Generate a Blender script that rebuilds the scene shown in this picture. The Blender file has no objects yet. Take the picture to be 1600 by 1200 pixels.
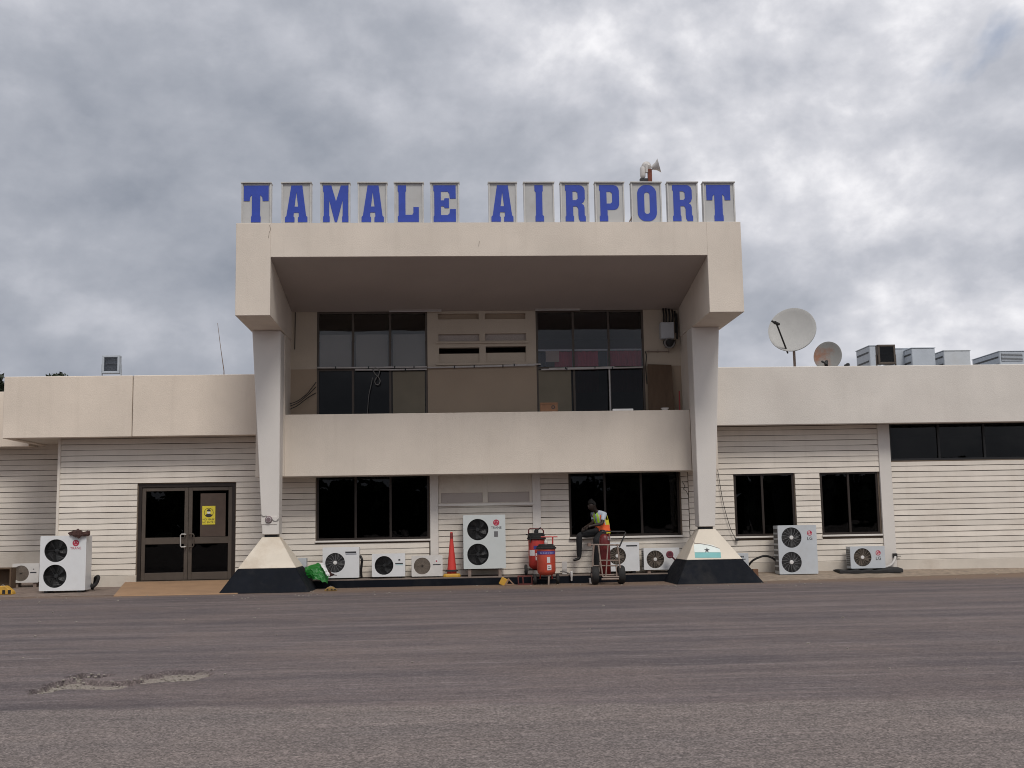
import bpy, bmesh, math, random
from mathutils import Vector, Matrix
random.seed(11)
sc = bpy.context.scene
COL = sc.collection

# ------------------------------------------------------------------ camera
F, CAMH = 1780.0, 1.29
PIT, YAW, ROL = math.radians(7.14), math.radians(3.27), math.radians(-1.034)
_f = Vector((math.sin(YAW)*math.cos(PIT), math.cos(YAW)*math.cos(PIT), math.sin(PIT)))
_r = Vector((math.cos(YAW), -math.sin(YAW), 0))
_u = _r.cross(_f)
CA = _r*math.cos(ROL) + _u*math.sin(ROL)
CB = -_r*math.sin(ROL) + _u*math.cos(ROL)
CC = _f
cam = bpy.data.cameras.new('camera')
cam.sensor_width = 36; cam.lens = F/1600*36; cam.clip_start = 0.1; cam.clip_end = 6000
camo = bpy.data.objects.new('camera', cam); COL.objects.link(camo)
camo.matrix_world = Matrix(((CA.x, CB.x, -CC.x, 0), (CA.y, CB.y, -CC.y, 0), (CA.z, CB.z, -CC.z, CAMH), (0, 0, 0, 1)))
sc.camera = camo

# ------------------------------------------------------------------ sky, sun, exposure
SUN_EL, SUN_AZ = math.radians(52), math.radians(165)      # azimuth clockwise from +Y
w = bpy.data.worlds.new('World'); sc.world = w; w.use_nodes = True
nt = w.node_tree; nt.nodes.clear()
def N(t, **k):
    n = nt.nodes.new(t)
    for a, b in k.items(): setattr(n, a, b)
    return n
L = lambda a, b: nt.links.new(a, b)
out = N('ShaderNodeOutputWorld'); bg = N('ShaderNodeBackground'); L(bg.outputs[0], out.inputs[0])
sky = N('ShaderNodeTexSky'); sky.sky_type = 'NISHITA'; sky.sun_disc = False
sky.sun_elevation = SUN_EL; sky.sun_rotation = SUN_AZ
skys = N('ShaderNodeVectorMath', operation='SCALE'); L(sky.outputs[0], skys.inputs[0]); skys.inputs['Scale'].default_value = 0.085
tc = N('ShaderNodeTexCoord')
mp = N('ShaderNodeMapping'); L(tc.outputs['Generated'], mp.inputs[0])
mp.inputs['Scale'].default_value = (-1, 1, 1.35); mp.inputs['Location'].default_value = (1.9, 4.4, 8.2)
def noise(sc_, det, rough, dist, src=None):
    n = N('ShaderNodeTexNoise'); L((src or mp).outputs[0], n.inputs['Vector'])
    n.inputs['Scale'].default_value = sc_; n.inputs['Detail'].default_value = det
    n.inputs['Roughness'].default_value = rough; n.inputs['Distortion'].default_value = dist
    return n
def math_(op, a, b=None, c=None):
    n = N('ShaderNodeMath', operation=op)
    for i, v in enumerate((a, b, c)):
        if v is None: continue
        if isinstance(v, (int, float)): n.inputs[i].default_value = v
        else: L(v, n.inputs[i])
    return n.outputs[0]
def ramp(fac, stops, interp='LINEAR'):
    n = N('ShaderNodeValToRGB'); L(fac, n.inputs[0]); n.color_ramp.interpolation = interp
    e = n.color_ramp.elements
    while len(e) < len(stops): e.new(0.5)
    for i, (p, c) in enumerate(stops): e[i].position = p; e[i].color = (*c, 1)
    return n.outputs[0]
big = noise(1.15, 1.5, .5, .0)
mid = noise(3.0, 8, .54, .12)
fine = noise(11, 5, .55, .2)
mp2 = N('ShaderNodeVectorMath', operation='ADD'); L(mp.outputs[0], mp2.inputs[0]); mp2.inputs[1].default_value = (-.012, -.01, .035)
midb = noise(3.0, 8, .54, .12, mp2)
fineb = noise(11, 5, .55, .2, mp2)
def cen(n, k): return math_('MULTIPLY', math_('SUBTRACT', n.outputs[0], .5), k)
s = math_('ADD', math_('ADD', cen(big, 1.6), cen(mid, .95)), cen(fine, .20))
bil = math_('ADD', math_('MULTIPLY', math_('SUBTRACT', mid.outputs[0], midb.outputs[0]), 1.45), math_('MULTIPLY', math_('SUBTRACT', fine.outputs[0], fineb.outputs[0]), .26))
s = math_('ADD', s, bil)
sep = N('ShaderNodeSeparateXYZ'); L(tc.outputs['Generated'], sep.inputs[0])
s = math_('ADD', math_('ADD', s, .44), math_('MULTIPLY', math_('MAXIMUM', sep.outputs['Z'], 0), .22))
cl = ramp(s, [(.02, (.24, .262, .31)), (.32, (.345, .363, .41)), (.50, (.445, .458, .505)), (.64, (.575, .58, .62)), (.78, (.78, .775, .80)), (.95, (.98, .965, .97))])
holes = noise(3.1, 6, .55, .4)
dt = N('ShaderNodeVectorMath', operation='DOT_PRODUCT'); L(tc.outputs['Generated'], dt.inputs[0]); dt.inputs[1].default_value = (0.395, 0.8404, 0.371)
mrn = N('ShaderNodeMapRange'); L(dt.outputs['Value'], mrn.inputs[0]); mrn.inputs[1].default_value = .9975; mrn.inputs[2].default_value = .9999; mrn.inputs[3].default_value = 0; mrn.inputs[4].default_value = .20
hm = ramp(math_('ADD', math_('ADD', holes.outputs[0], mrn.outputs[0]), cen(fine, .25)), [(.685, (0, 0, 0)), (.80, (.75, .75, .75))])
mx = N('ShaderNodeMix', data_type='RGBA'); L(hm, mx.inputs[0]); L(cl, mx.inputs[6]); L(skys.outputs[0], mx.inputs[7])
L(mx.outputs[2], bg.inputs[0]); bg.inputs[1].default_value = 1.04

sun = bpy.data.lights.new('sun', 'SUN'); sun.energy = 1.5; sun.angle = math.radians(18); sun.color = (1, .95, .88)
suno = bpy.data.objects.new('sun', sun); COL.objects.link(suno)
sd = Vector((math.sin(SUN_AZ)*math.cos(SUN_EL), math.cos(SUN_AZ)*math.cos(SUN_EL), math.sin(SUN_EL)))
suno.rotation_euler = sd.to_track_quat('Z', 'Y').to_euler(); suno.location = sd*60
vs = sc.view_settings; vs.view_transform = 'Standard'; vs.look = 'None'; vs.gamma = 1; vs.exposure = 0.2;
try: sc.cycles.filter_width = 1.0
except Exception: pass
vs.gamma = 1; vs.use_curve_mapping = False

# ------------------------------------------------------------------ helpers
def ray(px, py):
    return CA*((px-800)/F) + CB*((600-py)/F) + CC
def P(px, py, Y):
    d = ray(px, py); t = Y/d.y
    return Vector((d.x*t, Y, CAMH + d.z*t))
def G(px, py, z=0.0):
    d = ray(px, py); t = (z-CAMH)/d.z
    return Vector((d.x*t, d.y*t, z))
OFF = {}
class MB:
    def __init__(s): s.v = []; s.f = []; s.m = []
    def add(s, vs_, fs, mi=0):
        o = len(s.v); s.v += [Vector(p) for p in vs_]; s.f += [tuple(i+o for i in f) for f in fs]; s.m += [mi]*len(fs); return s
    def hexa(s, p, mi=0):   # 8 points: bottom 4 ccw, top 4 ccw
        return s.add(p, [(3, 2, 1, 0), (4, 5, 6, 7), (0, 1, 5, 4), (1, 2, 6, 5), (2, 3, 7, 6), (3, 0, 4, 7)], mi)
    def box(s, x0, x1, y0, y1, z0, z1, mi=0):
        return s.hexa([(x0, y0, z0), (x1, y0, z0), (x1, y1, z0), (x0, y1, z0), (x0, y0, z1), (x1, y0, z1), (x1, y1, z1), (x0, y1, z1)], mi)
    def prism_x(s, yz, x0, x1, mi=0):
        n = len(yz); a = [(x0, y, z) for y, z in yz] + [(x1, y, z) for y, z in yz]
        return s.add(a, [tuple(range(n)), tuple(range(2*n-1, n-1, -1))] + [(i, i+n, (i+1) % n+n, (i+1) % n) for i in range(n)], mi)
    def prism_y(s, xz, y0, y1, mi=0):
        n = len(xz); a = [(x, y0, z) for x, z in xz] + [(x, y1, z) for x, z in xz]
        return s.add(a, [tuple(range(n)), tuple(range(2*n-1, n-1, -1))] + [(i, i+n, (i+1) % n+n, (i+1) % n) for i in range(n)], mi)
    def loft(s, rings, mi=0, cap=True, closed=False):
        n = len(rings[0]); o = len(s.v)
        vv = [p for r in rings for p in r]; ff = []
        R = len(rings)
        for k in range(R if closed else R-1):
            k2 = (k+1) % R
            for i in range(n):
                j = (i+1) % n; ff.append((k*n+i, k*n+j, k2*n+j, k2*n+i))
        if cap and not closed: ff += [tuple(range(n-1, -1, -1)), tuple(range((R-1)*n, R*n))]
        return s.add(vv, ff, mi)
    def tube(s, pts, r, n=8, mi=0, closed=False, cap=True):
        pts = [Vector(p) for p in pts]; rings = []; R = len(pts)
        rr = r if isinstance(r, (list, tuple)) else [r]*R
        ref = None
        for k, p in enumerate(pts):
            a = pts[k-1] if (k > 0 or closed) else p; b = pts[(k+1) % R] if (k < R-1 or closed) else p
            t = (b-a).normalized()
            if ref is None:
                ref = Vector((0, 0, 1)) if abs(t.z) < .9 else Vector((1, 0, 0))
            u = (ref - t*ref.dot(t)).normalized(); v = t.cross(u); ref = u
            rings.append([p + (u*math.cos(2*math.pi*i/n) + v*math.sin(2*math.pi*i/n))*rr[k] for i in range(n)])
        return s.loft(rings, mi, cap, closed)
    def lathe(s, prof, c, axis='Z', n=24, mi=0, cap=True):
        c = Vector(c); rings = []
        for r, h in prof:
            ring = []
            for i in range(n):
                a = 2*math.pi*i/n; x, y = r*math.cos(a), r*math.sin(a)
                q = {'Z': (x, y, h), 'Y': (x, h, y), 'X': (h, x, y)}[axis] if isinstance(axis, str) else axis @ Vector((x, y, h))
                ring.append(c + Vector(q))
            rings.append(ring)
        return s.loft(rings, mi, cap)
    def ring(s, c, R, r, axis='Y', n=24, k=4, mi=0):
        c = Vector(c); pts = []
        for i in range(n):
            a = 2*math.pi*i/n; x, y = R*math.cos(a), R*math.sin(a)
            pts.append(c + Vector({'Z': (x, y, 0), 'Y': (x, 0, y), 'X': (0, x, y)}[axis]))
        return s.tube(pts, r, k, mi, closed=True)
    def ball(s, c, rx, ry, rz, n=12, k=8, mi=0):
        c = Vector(c); rings = []
        for i in range(1, k):
            t = math.pi*i/k
            rings.append([c + Vector((rx*math.sin(t)*math.cos(2*math.pi*j/n), ry*math.sin(t)*math.sin(2*math.pi*j/n), -rz*math.cos(t))) for j in range(n)])
        return s.loft(rings, mi)
    def xf(s, mat): s.v = [mat @ p for p in s.v]; return s
    def merge(s, o): return s.add(o.v, o.f, 0)
    def build(s, name, mats, parent=None, bevel=0, smooth=False, seg=1, off=None):
        if not isinstance(mats, (list, tuple)): mats = [mats]
        if parent is not None: o_ = OFF[parent.name]
        elif off is not None: o_ = Vector(off)
        else:
            xs = [p.x for p in s.v]; ys = [p.y for p in s.v]; zs = [p.z for p in s.v]
            o_ = Vector(((min(xs)+max(xs))/2, (min(ys)+max(ys))/2, min(zs)))
        me = bpy.data.meshes.new(name); me.from_pydata([tuple(p-o_) for p in s.v], [], s.f)
        for m in mats: me.materials.append(m)
        if len(mats) > 1: me.polygons.foreach_set('material_index', s.m)
        bm = bmesh.new(); bm.from_mesh(me); bmesh.ops.recalc_face_normals(bm, faces=bm.faces)
        if bevel:
            es = [e for e in bm.edges if len(e.link_faces) == 2 and e.calc_face_angle(0) > .5]
            bmesh.ops.bevel(bm, geom=es, offset=bevel, segments=seg, profile=.5, affect='EDGES', clamp_overlap=True)
        bm.to_mesh(me); bm.free()
        if smooth:
            me.polygons.foreach_set('use_smooth', [True]*len(me.polygons)); me.set_sharp_from_angle(angle=math.radians(40))
        ob = bpy.data.objects.new(name, me); COL.objects.link(ob)
        if parent is not None: ob.parent = parent
        else: ob.location = o_
        OFF[ob.name] = o_
        return ob
def thing(name, label, cat, loc, group=None):
    o = bpy.data.objects.new(name, None); COL.objects.link(o); o.location = loc; o.empty_display_size = .2
    OFF[o.name] = Vector(loc); return tag(o, label, cat, group)
def tag(o, label, cat, group=None):
    o['label'] = label; o['category'] = cat
    if group: o['group'] = group
    return o
def struct(o): o['kind'] = 'structure'; return o
def flat(polys, ext):
    """polygons with holes -> triangulated MB in the XZ plane, thickness 2*ext around y=0"""
    cu = bpy.data.curves.new('c', 'CURVE'); cu.dimensions = '2D'; cu.fill_mode = 'BOTH'; cu.extrude = ext
    for pl in polys:
        sp = cu.splines.new('POLY'); sp.points.add(len(pl)-1); sp.use_cyclic_u = True
        for i, (x, z) in enumerate(pl): sp.points[i].co = (x, z, 0, 1)
    return _cu(cu)
def text(body, size, ext=.001):
    cu = bpy.data.curves.new('c', 'FONT'); cu.body = body; cu.size = size; cu.extrude = ext; cu.align_x = 'CENTER'; cu.align_y = 'CENTER'; cu.resolution_u = 3
    return _cu(cu)
def _cu(cu):
    ob = bpy.data.objects.new('c', cu); COL.objects.link(ob)
    dg = bpy.context.evaluated_depsgraph_get(); dg.update()
    me = bpy.data.meshes.new_from_object(ob.evaluated_get(dg))
    b = MB(); b.add([(v.co.x, -v.co.z, v.co.y) for v in me.vertices], [tuple(p.vertices) for p in me.polygons])
    bpy.data.objects.remove(ob); bpy.data.curves.remove(cu); bpy.data.meshes.remove(me)
    return b
def T(x, y, z): return Matrix.Translation((x, y, z))
def circ(cx, cz, r, n=32): return [(cx+r*math.cos(2*math.pi*i/n), cz+r*math.sin(2*math.pi*i/n)) for i in range(n)]

# ------------------------------------------------------------------ materials
MATS = {}
def mat(name, col, rough=.6, var=.08, vscale=3.0, bump=0.0, bscale=60.0, metal=0.0, spec=.5, stain=None, stain_amt=0.0, rand=0.0, stretch=(1, 1, 1), streak=None, streak_amt=0.0):
    m = bpy.data.materials.new(name); m.use_nodes = True; t = m.node_tree; n = t.nodes; l = t.links
    bs = n['Principled BSDF']; bs.inputs['Roughness'].default_value = rough; bs.inputs['Metallic'].default_value = metal
    bs.inputs['Specular IOR Level'].default_value = spec
    g = n.new('ShaderNodeNewGeometry'); mp_ = n.new('ShaderNodeMapping'); mp_.inputs['Scale'].default_value = stretch; l.new(g.outputs['Position'], mp_.inputs[0])
    def nz(s_, d, r_=.55, src=mp_.outputs[0]):
        q = n.new('ShaderNodeTexNoise'); l.new(src, q.inputs['Vector']); q.inputs['Scale'].default_value = s_; q.inputs['Detail'].default_value = d; q.inputs['Roughness'].default_value = r_; return q.outputs[0]
    def mr(src, a, b, c, d):
        q = n.new('ShaderNodeMapRange'); l.new(src, q.inputs[0])
        for i, v in enumerate((a, b, c, d)): q.inputs[i+1].default_value = v
        return q.outputs[0]
    def mixc(fac, a, b, mode='MIX'):
        q = n.new('ShaderNodeMix'); q.data_type = 'RGBA'; q.blend_type = mode
        if isinstance(fac, (int, float)): q.inputs[0].default_value = fac
        else: l.new(fac, q.inputs[0])
        for i, v in ((6, a), (7, b)):
            if isinstance(v, tuple): q.inputs[i].default_value = (*v, 1)
            else: l.new(v, q.inputs[i])
        return q.outputs[2]
    v = mr(nz(vscale, 6, .6), .3, .7, 1-var, 1+var)
    if rand:
        oi = n.new('ShaderNodeObjectInfo'); r_ = mr(oi.outputs['Random'], 0, 1, 1-rand, 1+rand*.5)
        q = n.new('ShaderNodeMath'); q.operation = 'MULTIPLY'; l.new(v, q.inputs[0]); l.new(r_, q.inputs[1]); v = q.outputs[0]
    hs = n.new('ShaderNodeHueSaturation'); hs.inputs['Color'].default_value = (*col, 1); l.new(v, hs.inputs['Value']); c = hs.outputs[0]
    if stain:
        c = mixc(mr(nz(vscale*.45, 8, .68), .52, .74, 0, stain_amt), c, stain)
    if streak:
        m2 = n.new('ShaderNodeMapping'); m2.inputs['Scale'].default_value = (5, 5, .35); l.new(g.outputs['Position'], m2.inputs[0])
        c = mixc(mr(nz(1.0, 5, .6, m2.outputs[0]), .52, .8, 0, streak_amt), c, streak)
    l.new(c, bs.inputs['Base Color'])
    rr = mr(nz(vscale*4, 3), .3, .7, max(0, rough-.08), min(1, rough+.08)); l.new(rr, bs.inputs['Roughness'])
    if bump:
        b = n.new('ShaderNodeBump'); b.inputs['Strength'].default_value = bump; b.inputs['Distance'].default_value = .02; l.new(nz(bscale, 4), b.inputs['Height']); l.new(b.outputs[0], bs.inputs['Normal'])
    MATS[name] = m; return m
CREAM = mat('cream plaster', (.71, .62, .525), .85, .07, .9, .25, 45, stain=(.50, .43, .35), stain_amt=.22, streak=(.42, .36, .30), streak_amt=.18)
CREAM2 = mat('grey white plaster', (.655, .612, .56), .85, .075, .8, .25, 45, stain=(.52, .46, .42), stain_amt=.25, streak=(.47, .43, .39), streak_amt=.16)
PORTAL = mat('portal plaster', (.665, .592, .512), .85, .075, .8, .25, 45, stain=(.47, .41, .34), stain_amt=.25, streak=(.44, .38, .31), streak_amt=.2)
COLM = mat('column paint', (.66, .625, .585), .8, .04, 1.0, .15, 50, stain=(.5, .44, .38), stain_amt=.2)
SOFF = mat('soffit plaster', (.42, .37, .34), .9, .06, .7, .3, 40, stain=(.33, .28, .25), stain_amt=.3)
SIDE = mat('siding paint', (.71, .65, .575), .7, .05, 2.2, .12, 60, rand=.09, stain=(.46, .39, .31), stain_amt=.28, streak=(.45, .39, .31), streak_amt=.2)
GAP = mat('grime and groove shade behind boards', (.15, .115, .085), .95, .2, 4)  # wall colour darkened for groove dirt and to paint in the gap shade
PLIN = mat('plinth paint', (.60, .545, .475), .85, .08, 1.6, .3, 30, stain=(.33, .25, .18), stain_amt=.5)
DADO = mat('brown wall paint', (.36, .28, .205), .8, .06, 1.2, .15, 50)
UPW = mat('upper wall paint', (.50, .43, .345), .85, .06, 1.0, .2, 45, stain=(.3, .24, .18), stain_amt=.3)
BLACKP = mat('black bitumen paint', (.0065, .0082, .0125), .7, .2, 2.5, .25, 40, spec=.1, stain=(.05, .047, .045), stain_amt=.4)
PYR = mat('cream base paint', (.66, .595, .50), .8, .06, 2, .15, 40, stain=(.42, .32, .22), stain_amt=.55)
FRAME = mat('dark bronze aluminium', (.030, .022, .018), .45, .15, 3, metal=.3)
FRAME2 = mat('weathered bronze frame', (.075, .058, .045), .55, .15, 3)
ROOFM = mat('roof screed', (.25, .24, .23), .95, .15, 1)
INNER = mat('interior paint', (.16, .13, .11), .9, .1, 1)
CONC = mat('ledge concrete', (.17, .135, .115), .9, .25, 3, .5, 30, stain=(.07, .055, .045), stain_amt=.6)
WHITEM = mat('white enamel casing', (.70, .71, .72), .38, .03, 4, stain=(.55, .52, .48), stain_amt=.25)
WHITED = mat('dusty white casing', (.62, .60, .575), .5, .06, 5, stain=(.42, .36, .3), stain_amt=.45)
CASEG = mat('pale green grey casing', (.56, .595, .59), .42, .03, 4, stain=(.48, .47, .43), stain_amt=.25)
CASEB = mat('pale blue grey casing', (.50, .53, .56), .45, .04, 4, stain=(.4, .38, .36), stain_amt=.35)
DARK = mat('black plastic', (.012, .012, .013), .5, .2, 6)
DARK2 = mat('fan blade plastic', (.030, .031, .033), .45, .2, 6)
GRILL = mat('grille wire grey', (.14, .14, .145), .5, .15, 8)
GRILLB = mat('dusty grille wire', (.20, .165, .135), .7, .2, 8)
GRILLD = mat('black grille wire', (.02, .02, .021), .5, .15, 8)
COND = mat('condenser fins', (.10, .10, .10), .6, .2, 10)
HUBM = mat('white hub cap', (.66, .65, .64), .5, .05, 8)
REDL = mat('crimson badge', (.42, .035, .07), .45, .06, 8)
TXT = mat('dark print', (.03, .03, .035), .6, .1, 8)
PALE = mat('pale print', (.72, .72, .72), .6, .05, 8)
GREY = mat('grey board', (.45, .45, .445), .6, .06, 3, stain=(.3, .28, .26), stain_amt=.3)
ALU = mat('dull aluminium trim', (.53, .52, .50), .5, .08, 5, metal=.25, stain=(.3, .27, .24), stain_amt=.4)
BLUE = mat('blue letter paint', (.020, .055, .37), .55, .08, 6, stain=(.04, .06, .38), stain_amt=.4)
TAN = mat('tan ramp screed', (.30, .185, .105), .9, .12, 2.2, .5, 35, stain=(.2, .13, .085), stain_amt=.5)
RED = mat('red enamel', (.42, .028, .020), .38, .12, 5, stain=(.22, .03, .025), stain_amt=.5)
RED2 = mat('sun faded red enamel', (.47, .065, .035), .45, .1, 5, stain=(.30, .04, .03), stain_amt=.5)
DRED = mat('dark red cylinder', (.12, .010, .010), .4, .12, 5)
CONE = mat('red orange cone rubber', (.58, .045, .035), .6, .08, 6, stain=(.35, .05, .04), stain_amt=.4)
YEL = mat('yellow paint', (.52, .29, .035), .6, .12, 6, stain=(.3, .16, .05), stain_amt=.5)
RUBBER = mat('tyre rubber', (.016, .015, .015), .8, .2, 8)
STEEL = mat('rusty painted steel', (.23, .175, .145), .6, .2, 8, stain=(.14, .055, .03), stain_amt=.6)
PIPE = mat('white conduit', (.52, .50, .48), .5, .08, 4, stain=(.3, .26, .22), stain_amt=.4)
CABLE = mat('black cable', (.012, .011, .011), .6, .1, 6)
CABLEW = mat('grey cable', (.22, .21, .20), .6, .1, 6)
GREEN = mat('green tarpaulin', (.012, .165, .022), .45, .15, 5, stain=(.01, .12, .02), stain_amt=.5)
BROWNC = mat('brown cloth', (.045, .018, .014), .95, .25, 12)
CARD = mat('cardboard', (.22, .115, .065), .9, .12, 8)
WOOD = mat('plywood board', (.115, .073, .045), .85, .15, 4, stretch=(4, 4, .6))
DISH = mat('satellite dish paint', (.42, .42, .41), .55, .05, 3)
RUSTD = mat('rust streaked dish', (.33, .33, .32), .6, .06, 3, stain=(.36, .11, .03), stain_amt=.95)
GALV = mat('galvanised sheet', (.46, .50, .55), .5, .05, 4, metal=.2)
TEAL = mat('teal band paint', (.16, .42, .42), .6, .08, 6)
FLAGW = mat('white band paint', (.70, .76, .73), .6, .05, 6)
LEAF = mat('tree leaf', (.014, .022, .009), .6, .35, 2.5)
LEAFD = mat('dark tree leaf', (.022, .034, .014), .7, .3, 2)
BARK = mat('bark', (.10, .07, .05), .9, .25, 6, .6, 20)
YSIGN = mat('yellow poster', (.72, .60, .05), .6, .04, 6)
SKIN = mat('dark skin', (.022, .012, .008), .55, .1, 20)
SHIRT = mat('pale blue shirt', (.46, .52, .60), .8, .08, 12)
TROU = mat('black trousers', (.010, .010, .012), .85, .15, 12)
LIME = mat('lime vest fabric', (.50, .85, .05), .7, .06, 10)
YELV = mat('yellow vest fabric', (.80, .72, .06), .7, .06, 10)
ORNG = mat('orange vest tape', (.95, .15, .04), .6, .06, 10)
SILV = mat('silver reflective tape', (.62, .60, .55), .4, .05, 10)
SHOE = mat('black shoe leather', (.010, .009, .009), .5, .1, 10)
CURT = mat('grey net curtain', (.30, .28, .26), .9, .1, 6, stretch=(10, 1, .4))
CURTR = mat('red curtain', (.55, .07, .11), .9, .2, 5, stretch=(9, 1, .4))
CURTB = mat('blue curtain', (.06, .07, .11), .9, .2, 5, stretch=(9, 1, .4))
BRICK = mat('brown brick', (.16, .085, .05), .9, .15, 12)
REDSOIL = mat('concrete grey', (.3, .29, .28), .9, .1, 5)

def glass(name, refl, tint, rough=.0):
    m = bpy.data.materials.new(name); m.use_nodes = True; t = m.node_tree; n = t.nodes; l = t.links; n.clear()
    o = n.new('ShaderNodeOutputMaterial'); mxs = n.new('ShaderNodeMixShader'); tr = n.new('ShaderNodeBsdfTransparent'); gl = n.new('ShaderNodeBsdfGlossy')
    tr.inputs[0].default_value = (*tint, 1); gl.inputs['Roughness'].default_value = rough; gl.inputs[0].default_value = (1, 1, 1, 1)
    fr = n.new('ShaderNodeFresnel'); fr.inputs[0].default_value = refl
    g = n.new('ShaderNodeNewGeometry'); q = n.new('ShaderNodeTexNoise'); l.new(g.outputs['Position'], q.inputs['Vector']); q.inputs['Scale'].default_value = 1.3; q.inputs['Detail'].default_value = 2
    b = n.new('ShaderNodeBump'); b.inputs['Strength'].default_value = .12; b.inputs['Distance'].default_value = .03; l.new(q.outputs[0], b.inputs['Height']); l.new(b.outputs[0], gl.inputs['Normal'])
    l.new(fr.outputs[0], mxs.inputs[0]); l.new(tr.outputs[0], mxs.inputs[1]); l.new(gl.outputs[0], mxs.inputs[2]); l.new(mxs.outputs[0], o.inputs[0]); return m
GLS = glass('dark tinted glass', 1.30, (.30, .31, .33))
GLSU = glass('tinted upper glass', 1.5, (.80, .79, .78))
GLSU2 = glass('darker upper glass', 1.42, (.80, .80, .82))
GLSO = glass('lamp glass', 1.5, (.75, .77, .8))

def asphalt():
    m = bpy.data.materials.new('worn asphalt'); m.use_nodes = True; t = m.node_tree; n = t.nodes; l = t.links; bs = n['Principled BSDF']
    g = n.new('ShaderNodeNewGeometry')
    def mp_(sx, sy): q = n.new('ShaderNodeMapping'); q.inputs['Scale'].default_value = (sx, sy, 1); q.inputs['Rotation'].default_value = (0, 0, math.radians(-2)); l.new(g.outputs['Position'], q.inputs[0]); return q.outputs[0]
    def nz(v, s_, d, r_=.55): q = n.new('ShaderNodeTexNoise'); l.new(v, q.inputs['Vector']); q.inputs['Scale'].default_value = s_; q.inputs['Detail'].default_value = d; q.inputs['Roughness'].default_value = r_; return q.outputs[0]
    def mr(src, a, b, c, d):
        q = n.new('ShaderNodeMapRange'); l.new(src, q.inputs[0])
        for i, v in enumerate((a, b, c, d)): q.inputs[i+1].default_value = v
        return q.outputs[0]
    def mt(op, a, b):
        q = n.new('ShaderNodeMath'); q.operation = op
        for i, v in enumerate((a, b)):
            if isinstance(v, (int, float)): q.inputs[i].default_value = v
            else: l.new(v, q.inputs[i])
        return q.outputs[0]
    def mixc(fac, a, b):
        q = n.new('ShaderNodeMix'); q.data_type = 'RGBA'
        if isinstance(fac, (int, float)): q.inputs[0].default_value = fac
        else: l.new(fac, q.inputs[0])
        for i, v in ((6, a), (7, b)):
            if isinstance(v, tuple): q.inputs[i].default_value = (*v, 1)
            else: l.new(v, q.inputs[i])
        return q.outputs[2]
    iso = mp_(1, 1); st = mp_(.09, 1.0); st2 = mp_(.22, 2.6)
    streak = mr(nz(st, 1.6, 6, .6), .40, .62, 0, 1)
    streak2 = mr(nz(st2, 1.5, 6, .65), .40, .64, 0, 1)
    c = mixc(streak, (.090, .074, .077), (.160, .130, .126))
    c = mixc(mt('MULTIPLY', streak2, .45), c, (.076, .065, .071))
    pale = mr(nz(st2, 4.0, 5, .7), .57, .70, 0, .55); c = mixc(pale, c, (.25, .228, .224))
    scr = mr(nz(mp_(.35, 9.0), 1.6, 6, .7), .58, .70, 0, .4); c = mixc(scr, c, (.235, .205, .2))
    tyre = mr(nz(mp_(.06, 2.2), 1.1, 3, .5), .56, .68, 0, .4); c = mixc(tyre, c, (.062, .055, .060))
    blot = mr(nz(iso, .55, 5, .6), .42, .68, 0, .45); c = mixc(blot, c, (.165, .126, .112))
    sep_ = n.new('ShaderNodeSeparateXYZ'); l.new(g.outputs['Position'], sep_.inputs[0])
    # newer coarse chipped surface in the near strip
    edge = mt('ADD', sep_.outputs['Y'], mt('MULTIPLY', nz(iso, 1.2, 5), .5)); edge = mt('ADD', edge, mt('MULTIPLY', sep_.outputs['X'], .10))
    near = mr(edge, 8.9, 8.75, 0, 1)
    chip = n.new('ShaderNodeTexVoronoi'); l.new(iso, chip.inputs['Vector']); chip.inputs['Scale'].default_value = 85
    cv = mr(chip.outputs['Color'], .15, .95, 0, 1)
    fine_ = nz(iso, 70, 3, .7)
    spk = mr(mt('ADD', mt('MULTIPLY', cv, .55), mt('MULTIPLY', fine_, .6)), .38, .9, .70, 1.35)
    spkn = mr(mt('ADD', mt('MULTIPLY', cv, .75), mt('MULTIPLY', fine_, .5)), .35, 1.0, .62, 1.65)
    c = mixc(mt('MULTIPLY', near, .5), c, (.175, .150, .135))
    sp = n.new('ShaderNodeMix'); sp.data_type = 'FLOAT'; l.new(near, sp.inputs[0]); l.new(spk, sp.inputs[2]); l.new(spkn, sp.inputs[3])
    grn = mr(mt('ADD', mt('MULTIPLY', nz(iso, 26, 3, .9), .6), mt('MULTIPLY', nz(mp_(.45, 1.2), 11, 5, .8), .4)), .36, .64, .62, 1.55)
    hs = n.new('ShaderNodeHueSaturation'); l.new(c, hs.inputs['Color']); l.new(mt('MULTIPLY', sp.outputs[0], grn), hs.inputs['Value']); c = hs.outputs[0]
    # light stones scattered
    stn = n.new('ShaderNodeTexVoronoi'); l.new(iso, stn.inputs['Vector']); stn.inputs['Scale'].default_value = 9
    c = mixc(mr(stn.outputs['Distance'], .018, .03, .6, 0), c, (.26, .24, .22))
    # blown sand along the building
    dn = mt('ADD', sep_.outputs['Y'], mt('MULTIPLY', nz(st2, 1.2, 6, .65), 3.2))
    sand = mr(dn, 25.3, 26.5, 0, .85); c = mixc(sand, c, (.20, .138, .098))
    at_ = n.new('ShaderNodeAttribute'); at_.attribute_name = 'hole'
    grav = mixc(mr(fine_, .35, .7, 0, 1), (.14, .12, .103), (.32, .28, .245))
    c = mixc(at_.outputs['Fac'], c, grav)
    l.new(c, bs.inputs['Base Color']); bs.inputs['Roughness'].default_value = .88; bs.inputs['Specular IOR Level'].default_value = .3
    b = n.new('ShaderNodeBump'); b.inputs['Strength'].default_value = .55; b.inputs['Distance'].default_value = .012
    l.new(mt('ADD', mt('MULTIPLY', cv, .6), fine_), b.inputs['Height']); l.new(b.outputs[0], bs.inputs['Normal']); return m
ASPH = asphalt()
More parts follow.
